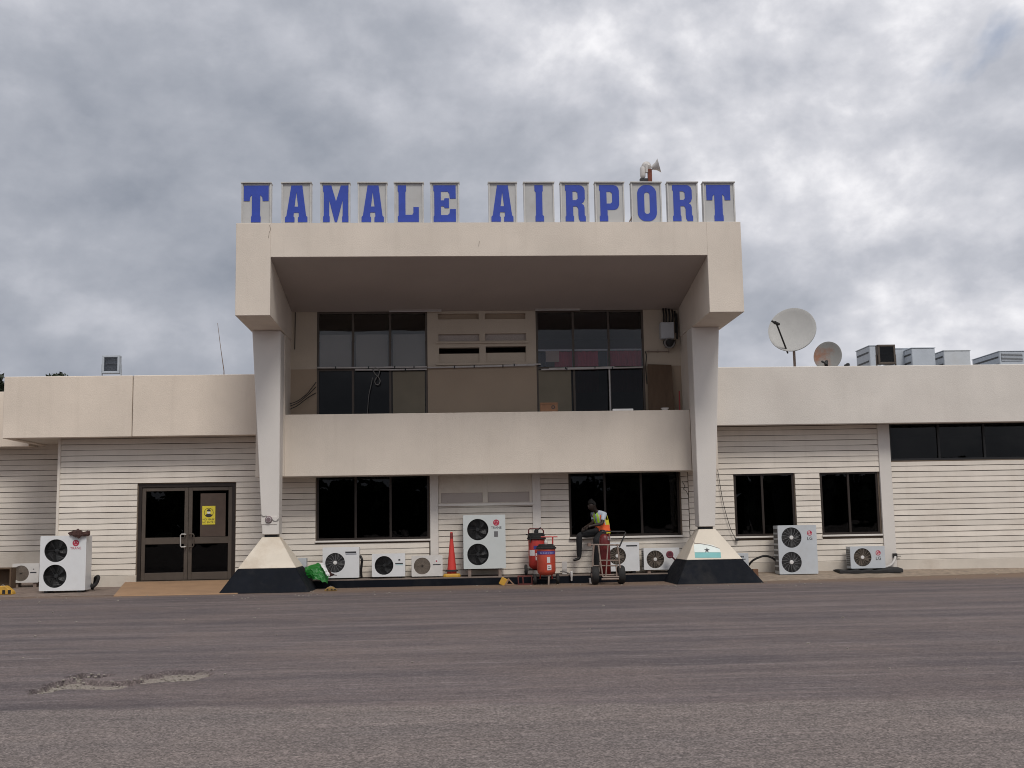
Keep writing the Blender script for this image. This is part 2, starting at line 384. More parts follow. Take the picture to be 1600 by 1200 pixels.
GRAV = mat('pale gritty pavement', (.27, .215, .165), .95, .25, 7, .7, 45, stain=(.15, .12, .10), stain_amt=.5)

# ------------------------------------------------------------------ ground with a pothole
def hash2(i, j): 
    v = math.sin(i*127.1 + j*311.7)*43758.5453; return v-math.floor(v)
def vn(x, y):
    i, j = math.floor(x), math.floor(y); a, b = x-i, y-j; a = a*a*(3-2*a); b = b*b*(3-2*b)
    return (hash2(i, j)*(1-a)+hash2(i+1, j)*a)*(1-b) + (hash2(i, j+1)*(1-a)+hash2(i+1, j+1)*a)*b
def fb(x, y): return vn(x, y)*.5 + vn(x*2.1+5, y*2.1)*.28 + vn(x*4.3, y*4.3+9)*.22
PX0, PX1, PY0, PY1 = -4.6, -1.2, 9.3, 11.7
holes_px = [((78, 1075), (100, 1068), 9), ((100, 1070), (190, 1070), 6.5), ((190, 1068), (255, 1062), 5.5), ((250, 1056), (312, 1055), 8), ((118, 1056), (160, 1057), 3)]
segs = []
for a, b, hp in holes_px:
    ga, gb = G(*a), G(*b); hw = (G(a[0], a[1]-hp).y - G(a[0], a[1]+hp).y)/2; segs.append((ga, gb, hw))
def hole_mask(x, y):
    x += (fb(x*5, y*5)-.5)*.22; y += (fb(x*4+30, y*6)-.5)*.26
    best = 9
    for a, b, hw in segs:
        dx, dy = b.x-a.x, b.y-a.y; t = max(0, min(1, ((x-a.x)*dx+(y-a.y)*dy)/(dx*dx+dy*dy)))
        d = math.hypot((x-a.x-dx*t)*3.2, (y-a.y-dy*t))/hw; best = min(best, d)
    return max(0, min(1, (1-best)/.14))
nx, ny = 180, 120
gv, gf, hm_ = [], [], []
for j in range(ny+1):
    for i in range(nx+1):
        x = PX0+(PX1-PX0)*i/nx; y = PY0+(PY1-PY0)*j/ny
        e = min(i, nx-i, j, ny-j); h = hole_mask(x, y) if e > 2 else 0
        g_ = max(0, hole_mask(x, y-.03)-h) if e > 6 else 0
        gv.append((x, y, -h*(.045 + .03*(fb(x*14, y*14)-.5)) - .05*g_)); hm_.append(h)
for j in range(ny):
    for i in range(nx):
        k = j*(nx+1)+i; gf.append((k, k+1, k+nx+2, k+nx+1))
BIG = 2500
xs, ys = [-BIG, PX0, PX1, BIG], [-BIG, PY0, PY1, BIG]
for j in range(3):
    for i in range(3):
        if i == 1 and j == 1: continue
        o = len(gv); gv += [(xs[i], ys[j], 0), (xs[i+1], ys[j], 0), (xs[i+1], ys[j+1], 0), (xs[i], ys[j+1], 0)]; hm_ += [0]*4; gf.append((o, o+1, o+2, o+3))
me = bpy.data.meshes.new('ground'); me.from_pydata(gv, [], gf); me.materials.append(ASPH)
me.attributes.new('hole', 'FLOAT', 'POINT').data.foreach_set('value', hm_)
gro = bpy.data.objects.new('ground', me); COL.objects.link(gro); struct(gro)

YW = 26.65
# pavements: gritty aprons sloping up to the wall foot
def pave(name, front, back, zf, zb, m):
    """front/back: lists of (x,y)"""
    b = MB(); n = len(front)
    for i in range(n-1):
        (x0, y0), (x1, y1) = front[i], front[i+1]; (u0, v0), (u1, v1) = back[i], back[i+1]
        b.hexa([(x0, y0, -.05), (x1, y1, -.05), (u1, v1, -.05), (u0, v0, -.05), (x0, y0, zf), (x1, y1, zf), (u1, v1, zb), (u0, v0, zb)])
    return struct(b.build(name, m))
def wob(x): return (fb(x*1.7, 3.3)-.5)*.16 + (fb(x*6, 8)-.5)*.08
xs = [6.75 + i*.25 for i in range(34)]
pave('pavement', [(x, 25.0 + (x-7)*.205 + wob(x)) for x in xs], [(x, YW+.05) for x in xs], .012, .14, GRAV)
xs = [-16 + i*.3 for i in range(31)]
pave('pavement', [(x, 24.75+wob(x)) for x in xs], [(x, 28.6) for x in xs], .012, .20, mat('brown gritty pavement', (.185, .14, .115), .95, .25, 6, .7, 45, stain=(.10, .08, .07), stain_amt=.5))

# ------------------------------------------------------------------ terminal building
B = thing('terminal_building', 'long cream airport terminal with clapboard walls and tall portal over a balcony', 'building', (1.0, YW, 0))
ZLB, ZLT, ZRB, ZRT = 3.455, 4.85, 3.535, 4.90
SOY = 26.05
CXL = -8.88
D = (-7.10, -4.90, .21, 2.41)
W1 = (-3.05, -.45, 1.05, 2.56); W2 = (2.82, 5.44, 1.03, 2.56)
R1 = (6.73, 8.17, .97, 2.44); R2 = (8.80, 10.20, .97, 2.44)
CL = (10.53, 18.0, 2.69, 3.60)
V1x = (P(689, 777, YW).x, P(754, 777, YW).x); V2x = (P(762, 777, YW).x, P(827, 777, YW).x); Vz = (P(760, 785, YW).z, P(760, 769.5, YW).z)
V1 = (*V1x, *Vz); V2 = (*V2x, *Vz)
def wall_holes(b, x0, x1, z0, z1, holes, y0, y1, mi=0):
    xs = sorted({x0, x1} | {h[0] for h in holes if x0 < h[0] < x1} | {h[1] for h in holes if x0 < h[1] < x1})
    for a, c in zip(xs, xs[1:]):
        m = (a+c)/2; hs = sorted([(h[2], h[3]) for h in holes if h[0] < m < h[1]]); z = z0
        for h0, h1 in hs:
            if h0 > z: b.box(a, c, y0, y1, z, min(h0, z1))
            z = max(z, h1)
        if z < z1: b.box(a, c, y0, y1, z, z1)
allh = [D, W1, W2, R1, R2, CL]
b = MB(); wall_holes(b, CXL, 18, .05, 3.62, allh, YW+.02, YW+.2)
lowwall = b.build('wall', GAP, B); lowwall['label'] = 'backing wall coloured dark for grime and groove shade between the clapboards'
PITCH = .1295
def siding(par, x0, x1, z0, z1, holes, Y, seg=None, axis='X'):
    r = 0; z = z0
    while z < z1-.03:
        zt = min(z+PITCH-.011, z1); zm = (z+zt)/2
        iv = [(x0, x1)]
        for h in holes:
            if h[2]-.02 < zm < h[3]+.02:
                nv = []
                for a, c in iv:
                    if h[0] > a: nv.append((a, min(c, h[0])))
                    if h[1] < c: nv.append((max(a, h[1]), c))
                iv = [q for q in nv if q[1]-q[0] > .04]
        for a, c in iv:
            b = MB(); dz0, dz1 = random.uniform(-.005, .005), random.uniform(-.005, .005); dy = random.uniform(-.002, .002)
            pr = lambda x, dz: [(x, Y-.030+dy, z+dz), (x, Y+.018, z+dz), (x, Y+.018, zt+dz), (x, Y-.016+dy, zt+dz)]
            xm = [a, c] if c-a < 1.6 else [a+(c-a)*k/4 for k in range(5)]
            rings = [pr(x, dz0 if k == 0 else dz1 if k == len(xm)-1 else random.uniform(-.005, .005)) for k, x in enumerate(xm)]
            if axis == 'Y': rings = [[(q[1]-Y+axx, q[0], q[2]) for q in rg] for rg in rings]
            b.loft(rings); b.build('siding_board', SIDE, par)
        z += PITCH
Dm = (D[0]-.02, D[1]+.02, 0, D[3]+.03)
def grow(h, g): return (h[0]-g, h[1]+g, h[2]-g, h[3]+g)
siding(lowwall, CXL, -4.12, .36, 3.50, [Dm], YW)
siding(lowwall, -4.10, -.46, .20, 2.60, [grow(W1, .02)], YW)
xpa, xpb = P(672, 800, YW).x, P(685, 800, YW).x; xpc, xpd = P(832, 800, YW).x, P(845, 800, YW).x
siding(lowwall, xpb, xpc, .20, Vz[0]-.06, [], YW)
siding(lowwall, xpd, 5.62, .20, 2.60, [grow(W2, .02)], YW)
siding(lowwall, 5.64, 10.235, .36, 3.55, [grow(R1, .02), grow(R2, .02)], YW)
siding(lowwall, 10.525, 16.0, .36, 2.66, [], YW)
for a, c, z0, z1 in ((xpa, xpb, .19, 2.60), (xpc, xpd, .19, 2.60), (10.235, 10.525, .12, 3.56)):
    MB().box(a+.002, c-.002, YW-.055, YW+.019, z0, z1).build('pilaster', COLM, B, bevel=.006)
# plinths
MB().box(CXL-.012, D[0], YW-.045, YW+.019, .05, .352).build('plinth', PLIN, B, bevel=.008)
MB().box(D[1], -4.12, YW-.045, YW+.019, .05, .352).build('plinth', PLIN, B, bevel=.008)
MB().box(5.64, 10.233, YW-.045, YW+.019, .05, .352).build('plinth', PLIN, B, bevel=.008)
MB().box(10.527, 16.0, YW-.045, YW+.019, .05, .352).build('plinth', PLIN, B, bevel=.008)
# plain panel with two vent recesses
b = MB(); wall_holes(b, xpb+.002, xpc-.002, Vz[0]-.05, 2.60, [V1, V2], YW-.03, YW+.019)
vp = b.build('vent_panel', UPW if False else PLIN, B, bevel=.004)
for v in (V1, V2): MB().box(v[0], v[1], YW+.0, YW+.018, v[2], v[3]).build('vent_screen', SOFF, vp)
MB().box(xpb-.0, xpc+.03, YW-.075, YW-.032, Vz[0]-.075, Vz[0]-.02).build('vent_sill', COLM, vp, bevel=.005)
# left return wall and recessed bay further left
YB = YW+1.75
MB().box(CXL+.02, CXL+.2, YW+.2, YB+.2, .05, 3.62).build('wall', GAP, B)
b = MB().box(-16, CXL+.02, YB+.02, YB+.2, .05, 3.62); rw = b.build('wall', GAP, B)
siding(rw, -15.5, CXL+.0, .92, 3.56, [], YB)
MB().box(-15.5, CXL, YB-.05, YB+.019, .05, .905).build('plinth', PLIN, B, bevel=.008)
for k in range(24):
    z = .36+k*PITCH; MB().box(CXL-.028, CXL+.018, YW+.0, YB-.03, z, z+PITCH-.011).build('siding_board', SIDE, lowwall)
MB().box(CXL-.040, CXL+.019, YW-.046, YW-.0005, .36, 3.5).build('corner_trim', SIDE, B, bevel=.004)
# windows
def window(name, h, Y, mull, trans, fm, gm, fw=.055, dep=.09, lab=None, outer=None, tilt=0.0, gm2=None):
    x0, x1, z0, z1 = h; ow = outer or fw
    b = MB()
    b.box(x0, x1, Y, Y+dep, z0, z0+ow).box(x0, x1, Y, Y+dep, z1-ow, z1).box(x0, x0+ow, Y, Y+dep, z0+ow, z1-ow).box(x1-ow, x1, Y, Y+dep, z0+ow, z1-ow)
    o = b.build(name, fm, B)
    if lab: o['label'] = lab
    xs = [x0+ow] + list(mull) + [x1-ow]; zs = [z0+ow] + list(trans) + [z1-ow]
    for m in mull: MB().box(m-fw/2, m+fw/2, Y+.006, Y+dep-.006, z0+ow, z1-ow).build('mullion', fm, o)
    for t in trans:
        for i in range(len(xs)-1):
            MB().box(xs[i]+(fw/2 if i else 0), xs[i+1]-(fw/2 if i < len(xs)-2 else 0), Y+.012, Y+dep-.012, t-fw/2, t+fw/2).build('transom', fm, o)
    for i in range(len(xs)-1):
        for j in range(len(zs)-1):
            a = xs[i]+(fw/2 if i else 0)-.004; c = xs[i+1]-(fw/2 if i < len(xs)-2 else 0)+.004
            d = zs[j]+(fw/2 if j else 0)-.004; e = zs[j+1]-(fw/2 if j < len(zs)-2 else 0)+.004
            bb = MB(); k = random.uniform(-.0025, .0025); q = random.uniform(-.0025, .0025); tl = tilt*(e-d)*(j == len(zs)-2); Yp_ = Y-tl*.75; q += tl
            bb.hexa([(a, Yp_+.04+k, d), (c, Yp_+.04-k, d), (c, Yp_+.046-k, d), (a, Yp_+.046+k, d), (a, Yp_+.04+k+q, e), (c, Yp_+.04-k+q, e), (c, Yp_+.046-k+q, e), (a, Yp_+.046+k+q, e)])
            bb.build('pane', gm2 if gm2 and j == 0 else gm, o)
    return o
def lin(a, b_, *t): return [a+(b_-a)*q for q in t]
window('window', W1, YW+.03, lin(W1[0], W1[1], .345, .655), [], FRAME, GLS, .05, lab='wide dark three pane window left of the vents')
w2o = window('window', W2, YW+.12, lin(W2[0], W2[1], .325, .655), [], FRAME, GLS, .05, lab='wide dark three pane window with a person on its sill')
window('window', R1, YW+.03, lin(R1[0], R1[1], .47), [], FRAME, GLS, .05, lab='dark two pane window beside the right column')
window('window', R2, YW+.03, lin(R2[0], R2[1], .49), [], FRAME, GLS, .05, lab='dark two pane window beside the white pilaster')
window('window', (CL[0], 16.0, CL[2], CL[3]), YW+.03, [11.75+i*1.12 for i in range(4)], [], DARK, GLS, .05, lab='dark clerestory window strip under the right fascia')
for h in (W1, R1, R2): MB().box(h[0]-.03, h[1]+.03, YW-.06, YW+.06, h[2]-.045, h[2]-.003).build('window_sill', COLM, B, bevel=.006)
MB().box(W2[0]-.03, W2[1]+.03, YW-.09, YW+.16, W2[2]-.05, W2[2]-.003).build('window_sill', COLM, B, bevel=.006)
# curtains behind the right windows
def curtain(h, xa, xb, za, zb, m, Y, xb2=None):
    b = MB(); n = 28; t = []; u = []
    for i in range(n+1):
        q = i/n; x = xa+(xb-xa)*q; x2 = xa+((xb2 if xb2 is not None else xb)-xa)*q; y = Y+.035*math.sin(q*44)
        t.append((x, y, zb)); u.append((x2, y, za))
    b.add(t+u, [(i, i+1, n+2+i, n+1+i) for i in range(n)]); return b.build('curtain', m, B)
curtain(R1, R1[0]+.3, R1[0]+.62, 1.0, 2.4, CURT, YW+.3, R1[0]+.75)
curtain(R1, R1[1]-.05, R1[1]-.5, 1.0, 2.4, CURT, YW+.32, R1[1]-.35)
curtain(R2, R2[0]+.05, R2[0]+.55, 1.0, 2.4, CURT, YW+.3, R2[0]+.2)
curtain(R2, R2[1]-.05, R2[1]-.4, 1.0, 2.4, CURT, YW+.3, R2[1]-.2)
# entrance door
def door():
    x0, x1, z0, z1 = D; Y = YW+.02; fw = .075
    b = MB(); b.box(x0, x1, Y, Y+.12, z1-fw, z1).box(x0, x0+fw, Y, Y+.12, z0, z1-fw).box(x1-fw, x1, Y, Y+.12, z0, z1-fw)
    fr = b.build('entrance_door', FRAME, B); fr['label'] = 'dark bronze framed double glass entrance door'
    xm = (x0+x1)/2+.03; zr = z0+.90
    for a, c in ((x0+fw+.004, xm-.004), (xm+.004, x1-fw-.004)):
        b = MB(); s_ = .085; za, zb = z0+.012, z1-fw-.006
        b.box(a, a+s_, Y+.02, Y+.075, za, zb).box(c-s_, c, Y+.02, Y+.075, za, zb).box(a+s_, c-s_, Y+.02, Y+.075, za, za+.17).box(a+s_, c-s_, Y+.02, Y+.075, zb-s_, zb).box(a+s_, c-s_, Y+.02, Y+.075, zr-.075, zr+.075)
        b.build('door_leaf', FRAME2, fr, bevel=.004)
        MB().box(a+s_-.004, c-s_+.004, Y+.045, Y+.051, za+.166, zr-.071).build('pane', GLS, fr)
        MB().box(a+s_-.004, c-s_+.004, Y+.045, Y+.051, zr+.071, zb-s_+.004).build('pane', GLS, fr)
    for sg in (-1, 1):
        xa = xm+sg*.045; xo = xm+sg*.15
        MB().tube([(xa, Y+.02, zr+.14), (xa, Y-.05, zr+.14), (xm+sg*.06, Y-.055, zr+.145), (xo-sg*.02, Y-.055, zr+.145), (xo, Y-.055, zr+.12), (xo, Y-.055, zr-.12), (xo-sg*.02, Y-.055, zr-.145), (xm+sg*.06, Y-.055, zr-.145), (xa, Y-.05, zr-.14), (xa, Y+.02, zr-.14)], .014, 8).build('handle', ALU if sg < 0 else FRAME2, fr, smooth=True)
    # brown paper taped inside and the printed notice
    q0, q1 = P(313, 842, Y).z, P(313, 771, Y).z
    MB().box(P(312.5, 800, Y).x, P(352, 800, Y).x, Y+.038, Y+.042, q0+.05, q1).build('paper_sheet', mat('brown paper', (.085, .06, .048), .9, .15, 5), fr)
    x0s, x1s = P(315.5, 800, Y).x, P(336, 800, Y).x; zs0, zs1 = P(325, 819.5, Y).z, P(325, 790.5, Y).z
    sg = MB().box(x0s, x1s, Y+.030, Y+.034, zs0, zs1).build('mask_notice', YSIGN, fr); sg['label'] = 'yellow notice reading no mask no entry'
    cx, W_ = (x0s+x1s)/2, x1s-x0s; cz = zs1-.36*(zs1-zs0)
    pic = MB()
    pic.merge(flat([circ(cx, cz, .36*W_, 28), circ(cx, cz, .325*W_, 28)], .0006).xf(T(0, Y+.0285, 0)))
    pic.merge(flat([[(cx-.26*W_, cz-.22*W_), (cx-.2*W_, cz-.13*W_), (cx-.07*W_, cz-.09*W_), (cx+.07*W_, cz-.09*W_), (cx+.2*W_, cz-.13*W_), (cx+.26*W_, cz-.22*W_), (cx+.1*W_, cz-.32*W_), (cx-.1*W_, cz-.32*W_)]], .0006).xf(T(0, Y+.0285, 0)))
    pic.merge(flat([[(cx+.15*W_*math.cos(t), cz+.10*W_+.17*W_*math.sin(t)) for t in [math.pi*i/10-.05 for i in range(11)]]], .0006).xf(T(0, Y+.0285, 0)))
    pic.merge(text('NO MASK', .21*W_, .0005).xf(T(cx, Y+.0285, zs0+.27*(zs1-zs0))))
    pic.merge(text('NO ENTRY', .20*W_, .0005).xf(T(cx, Y+.0285, zs0+.11*(zs1-zs0))))
    pic.build('notice_print', TXT, fr)
    MB().merge(flat([[(cx-.14*W_, cz+.07*W_), (cx+.14*W_, cz+.07*W_), (cx+.11*W_, cz-.06*W_), (cx, cz-.1*W_), (cx-.11*W_, cz-.06*W_)]], .0006).xf(T(0, Y+.027, 0))).build('mask_print', PALE, fr)
door()
# fascias and roofs of the wings
XS = P(207, 630, SOY).x
b = MB(); b.box(-9.97, XS-.008, SOY, SOY+.16, ZLB, ZLT).build('fascia_panel', CREAM, B, bevel=.012)
MB().box(XS+.008, -4.33, SOY, SOY+.16, ZLB+.004, ZLT).build('fascia_panel', CREAM, B, bevel=.012)
MB().box(XS-.012, XS+.012, SOY+.05, SOY+.16, ZLB+.01, ZLT-.01).build('joint_filler', GAP, B)
MB().box(-9.97, -9.81, SOY+.161, 36, ZLB, ZLT-.003).build('fascia_panel', CREAM, B, bevel=.012)
MB().box(6.14, 18.5, SOY, SOY+.16, ZRB, ZRT).build('fascia_panel', CREAM2, B, bevel=.012)
MB().box(-9.80, -4.35, SOY+.161, 36, ZLB+.03, ZLB+.18).build('eaves_soffit', PLIN, B)
MB().box(6.2, 18.4, SOY+.161, 36, ZRB+.03, ZRB+.18).build('eaves_soffit', PLIN, B)
MB().box(-9.80, -4.35, SOY+.2, 36, 4.40, 4.55).build('roof_slab', ROOFM, B)
MB().box(6.2, 18.4, SOY+.2, 36, 4.40, 4.55).build('roof_slab', ROOFM, B)
# lower fascia of the set back bay at the far left
zf0, zf1 = P(20, 698, 27.75).z, P(2, 612, 27.75).z
MB().box(-17, -9.99, 27.75, 27.9, zf0, zf1).build('fascia_panel', CREAM, B, bevel=.01)
MB().box(-17, -9.99, 27.9, 36, zf0+.02, zf0+.15).build('eaves_soffit', PLIN, B)
# portal
PX_0, PX_1, PI_0, PI_1 = -4.355, 6.285, -3.64, 5.545
PYF, PZT, PZS, PZB, PZK = 23.4, 7.665, 6.945, 5.71, 6.40
b = MB()
b.prism_x([(PYF, PZS), (PYF, PZT), (36, PZT), (36, PZK), (YW-.02, PZK)], PI_0, PI_1)
pt = b.build('portal_lintel', [PORTAL], B)
# soffit skin
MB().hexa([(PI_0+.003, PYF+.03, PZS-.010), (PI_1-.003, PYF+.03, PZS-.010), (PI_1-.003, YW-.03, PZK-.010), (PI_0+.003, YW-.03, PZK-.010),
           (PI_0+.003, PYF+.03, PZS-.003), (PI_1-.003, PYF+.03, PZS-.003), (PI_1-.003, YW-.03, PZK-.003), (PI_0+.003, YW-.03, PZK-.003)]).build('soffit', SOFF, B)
for x0, x1 in ((PX_0, PI_0-.001), (PI_1+.001, PX_1)):
    MB().box(x0, x1, PYF-.001, 36, PZB, PZT+.001).build('portal_side', PORTAL, B, bevel=.006)
# cheeks between column and rear wall, and side walls further back
for x0, x1 in ((-4.30, -3.66), (5.565, 6.16)):
    MB().box(x0, x1, 25.75, 36, 2.50, PZB-.001).build('cheek_wall', PORTAL, B)
# hair cracks in the plaster
for px in ([(421, 352), (423, 358), (420.5, 364), (419.5, 372)], [(749, 377), (748, 385)]):
    MB().tube([P(x, y, PYF-.0015) for x, y in px], .004, 4).build('plaster_crack', GAP, B)
# tapered columns, hinge blocks and pyramid bases
YC = 25.2
for (ot, it, ob_, ib), cx in (((-4.31, -3.68, -4.05, -3.69), -3.87), ((6.17, 5.54, 5.90, 5.54), 5.72)):
    b = MB(); zt, zb = PZB-.002, 1.215
    xa, xb, xc, xd = min(ot, it), max(ot, it), min(ob_, ib), max(ob_, ib)
    b.hexa([(xc, YC, zb), (xd, YC, zb), (xd, YC+.42, zb), (xc, YC+.42, zb), (xa, YC, zt), (xb, YC, zt), (xb, YC+.56, zt), (xa, YC+.56, zt)])
    b.build('column', COLM, B, bevel=.012)
    c = (xc+xd)/2; YCe = YC+.21
    MB().box(c-.14, c+.14, YCe-.15, YCe+.15, 1.155, 1.2152).build('hinge_block', DARK, B)
    # truncated pyramid: painted black below, cream above
    hb, ht, zt, zs = .945, .185, 1.16, .50
    cb = c-.02 if c < 0 else c+.075
    def ringp(z):
        t = z/zt; h = hb+(ht-hb)*t; x = cb+(c-cb)*t
        return [(x-h, YCe-h, z), (x+h, YCe-h, z), (x+h, YCe+h, z), (x-h, YCe+h, z)]
    base = MB().loft([ringp(zs+.002), ringp(zt)]).build('column_base', PYR, B, bevel=.01)
    MB().loft([[Vector(q)+Vector((0, 0, 0)) for q in ringp(-.02)], ringp(zs)]).build('painted_foot', BLACKP, base, bevel=.014)
    if c > 0:
        # painted emblem on the sloped front
        def sl(px, py, out_=.004):
            d = ray(px, py); n_ = Vector((0, -(zt), (hb-ht))).normalized(); p0 = Vector((c, YCe-ht, zt)); t = n_.dot(p0-Vector((0, 0, CAMH)))/n_.dot(d)
            return Vector((0, 0, CAMH))+d*t + n_*(-out_ if n_.y > 0 else out_)
        def decal(name, pts, m, o_):
            q = [sl(x, y, o_) for x, y in pts]; q2 = [sl(x, y, .0005) for x, y in pts]; k = len(q)
            MB().add(q+q2, [tuple(range(k))]+[(i, (i+1) % k, (i+1) % k+k, i+k) for i in range(k)]).build(name, m, base)
        decal('emblem_white_band', [(1085, 862.8), (1126, 862.8), (1124, 857), (1113, 851.5), (1098, 849.5), (1084, 851)], FLAGW, .004)
        decal('emblem_teal_band', [(1086, 871.5), (1126.5, 871.5), (1126, 863.2), (1085.5, 863.2)], TEAL, .004)
        st = [(1104.5+(4.6 if i % 2 == 0 else 1.9)*math.sin(i*math.pi/5), 859.8-(4.4 if i % 2 == 0 else 1.8)*math.cos(i*math.pi/5)) for i in range(10)]
        decal('emblem_star', st, TXT, .0065)
        MB().tube([sl(1083, 841, .006), sl(1085, 849, .006), sl(1094, 849.5, .008), sl(1110, 852.5, .008), sl(1124, 857, .006)], .007, 5).build('peeling_edge', SOFF, base)
# balcony
PBT, PBB, PBY = 3.885, 2.49, 25.80
MB().box(-3.672, 5.558, PBY, PBY+.13, PBB, PBT).build('balcony_parapet', PORTAL, B, bevel=.010)
MB().box(-3.655, 5.56, PBY+.131, YW+.0, PBB+.01, PBB+.17).build('balcony_slab', PLIN, B)
# upper storey wall
UY = YW
xA, xB_, xC, xD = P(495, 560, UY).x, P(668, 560, UY).x, P(838, 560, UY).x, P(1007, 560, UY).x
zTR = P(580, 576, UY).z
U1 = (xA, xB_, 2.70, 6.398); U2 = (xC, xD, 2.70, 6.398)
vents = []
for (a, c, t, bo) in ((684, 748, 490, 499), (758, 821, 489.5, 498.5), (685, 749, 522, 533), (758, 822, 521, 532), (686, 749, 543, 566), (759, 822, 541, 565)):
    vents.append((P(a, (t+bo)/2, UY).x, P(c, (t+bo)/2, UY).x, P((a+c)/2, bo, UY).z, P((a+c)/2, t, UY).z))
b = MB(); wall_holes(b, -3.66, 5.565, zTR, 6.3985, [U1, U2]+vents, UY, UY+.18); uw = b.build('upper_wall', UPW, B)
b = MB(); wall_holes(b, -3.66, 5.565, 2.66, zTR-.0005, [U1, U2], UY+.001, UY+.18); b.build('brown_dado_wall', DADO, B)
for i, v in enumerate(vents):
    if i < 4: MB().box(v[0], v[1], UY+.09, UY+.11, v[2], v[3]).build('vent_screen', SOFF if i > 1 else DADO, uw)
    else: MB().box(v[0], v[1], UY+.05, UY+.07, v[2], v[2]+.60*(v[3]-v[2])).build('vent_board', UPW, uw)
for py, a, c in ((535.5, 681, 826), (569, 681, 827)):
    z = P(753, py, UY).z; MB().box(P(a, py, UY).x, P(c, py, UY).x, UY-.05, UY-.001, z-.02, z+.022).build('vent_sill', UPW, uw, bevel=.004)
u1 = window('window', U1, UY+.02, [P(551.5, 540, UY).x, P(609.5, 540, UY).x], [zTR-.02], FRAME2, GLSU, .05, tilt=.062, gm2=GLS, lab='tall upper window left of the vents with pale reflections')
u2 = window('window', U2, UY+.02, [P(896, 540, UY).x, P(951.5, 540, UY).x], [zTR-.02], FRAME2, GLSU2, .05, tilt=.062, gm2=GLS, lab='tall upper window with red curtains inside')
# opaque infill panels in the lower lights
PANEL = mat('olive infill panel', (.19, .165, .12), .8, .08, 3)
for (a, c, nm) in ((613.5, 664, u1), (842, 893, u2)):
    MB().box(P(a, 610, UY).x, P(c, 610, UY).x, UY+.012, UY+.035, 2.95, zTR-.07).build('infill_panel', PANEL, nm, bevel=.006)
# things seen through the upper right window
zc0, zc1 = P(920, 573, UY).z-.6, P(920, 548, UY).z
curtain(U2, xC+.02, xC+.28, zc0, zc1-.02, CURTB, UY+.16); curtain(U2, xC+.45, xC+1.5, zc0, zc1+.01, CURTR, UY+.17); curtain(U2, xC+1.5, xC+1.72, zc0, zc1, CURTB, UY+.18); curtain(U2, xC+1.72, xD-.03, zc0, zc1+.02, CURTR, UY+.17)
MB().box(P(853, 555, UY).x, P(874, 555, UY).x, UY+.07, UY+.075, P(860, 565, UY).z, P(860, 548, UY).z).build('paper_sheet', mat('cream paper', (.55, .42, .33), .9, .05, 5), u2)
MB().box(xC+.03, xD-.03, UY+.13, UY+.14, zc1+.02, zc1+.06).build('curtain_rail', PALE, u2)
# blinds in the upper left window
for i, (a, c) in enumerate(((499, 548), (555, 606), (613, 664))):
    MB().box(P(a, 540, UY).x, P(c, 540, UY).x, UY+.15+.01*i, UY+.16+.01*i, zTR+.02, P(580, 521, UY).z).build('roller_blind', mat('grey blind %d' % i, (.46, .44, .42), .9, .05, 2), u1)
# closed rooms behind the glass
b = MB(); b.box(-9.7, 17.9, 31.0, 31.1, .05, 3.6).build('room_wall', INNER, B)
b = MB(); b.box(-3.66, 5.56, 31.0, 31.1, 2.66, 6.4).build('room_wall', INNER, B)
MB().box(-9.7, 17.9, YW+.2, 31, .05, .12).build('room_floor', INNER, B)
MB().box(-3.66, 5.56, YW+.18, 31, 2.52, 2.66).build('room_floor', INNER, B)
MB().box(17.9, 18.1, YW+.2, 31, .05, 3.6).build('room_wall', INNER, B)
# raised ledge in front of the middle bay
LX0, LX1, LY = -3.3, 5.2, 25.98
MB().box(LX0, LX1, LY+.004, YW+.0, -.02, .185).build('ledge', CONC, B, bevel=.012)
MB().box(LX0, LX1, LY-.006, LY+.0035, -.02, .160).build('painted_face', BLACKP, B)
# ramp before the entrance
q = [G(178, 931, .012), G(352, 931, .012)]
MB().hexa([(q[0].x, 24.42, -.02), (q[1].x+.1, 24.42, -.02), (D[1]+.1, YW-.05, -.02), (D[0]-.25, YW-.05, -.02), (q[0].x, 24.42, .016), (q[1].x+.1, 24.42, .016), (D[1]+.1, YW-.05, .205), (D[0]-.25, YW-.05, .205)]).build('entrance_ramp', TAN, B, bevel=.012)

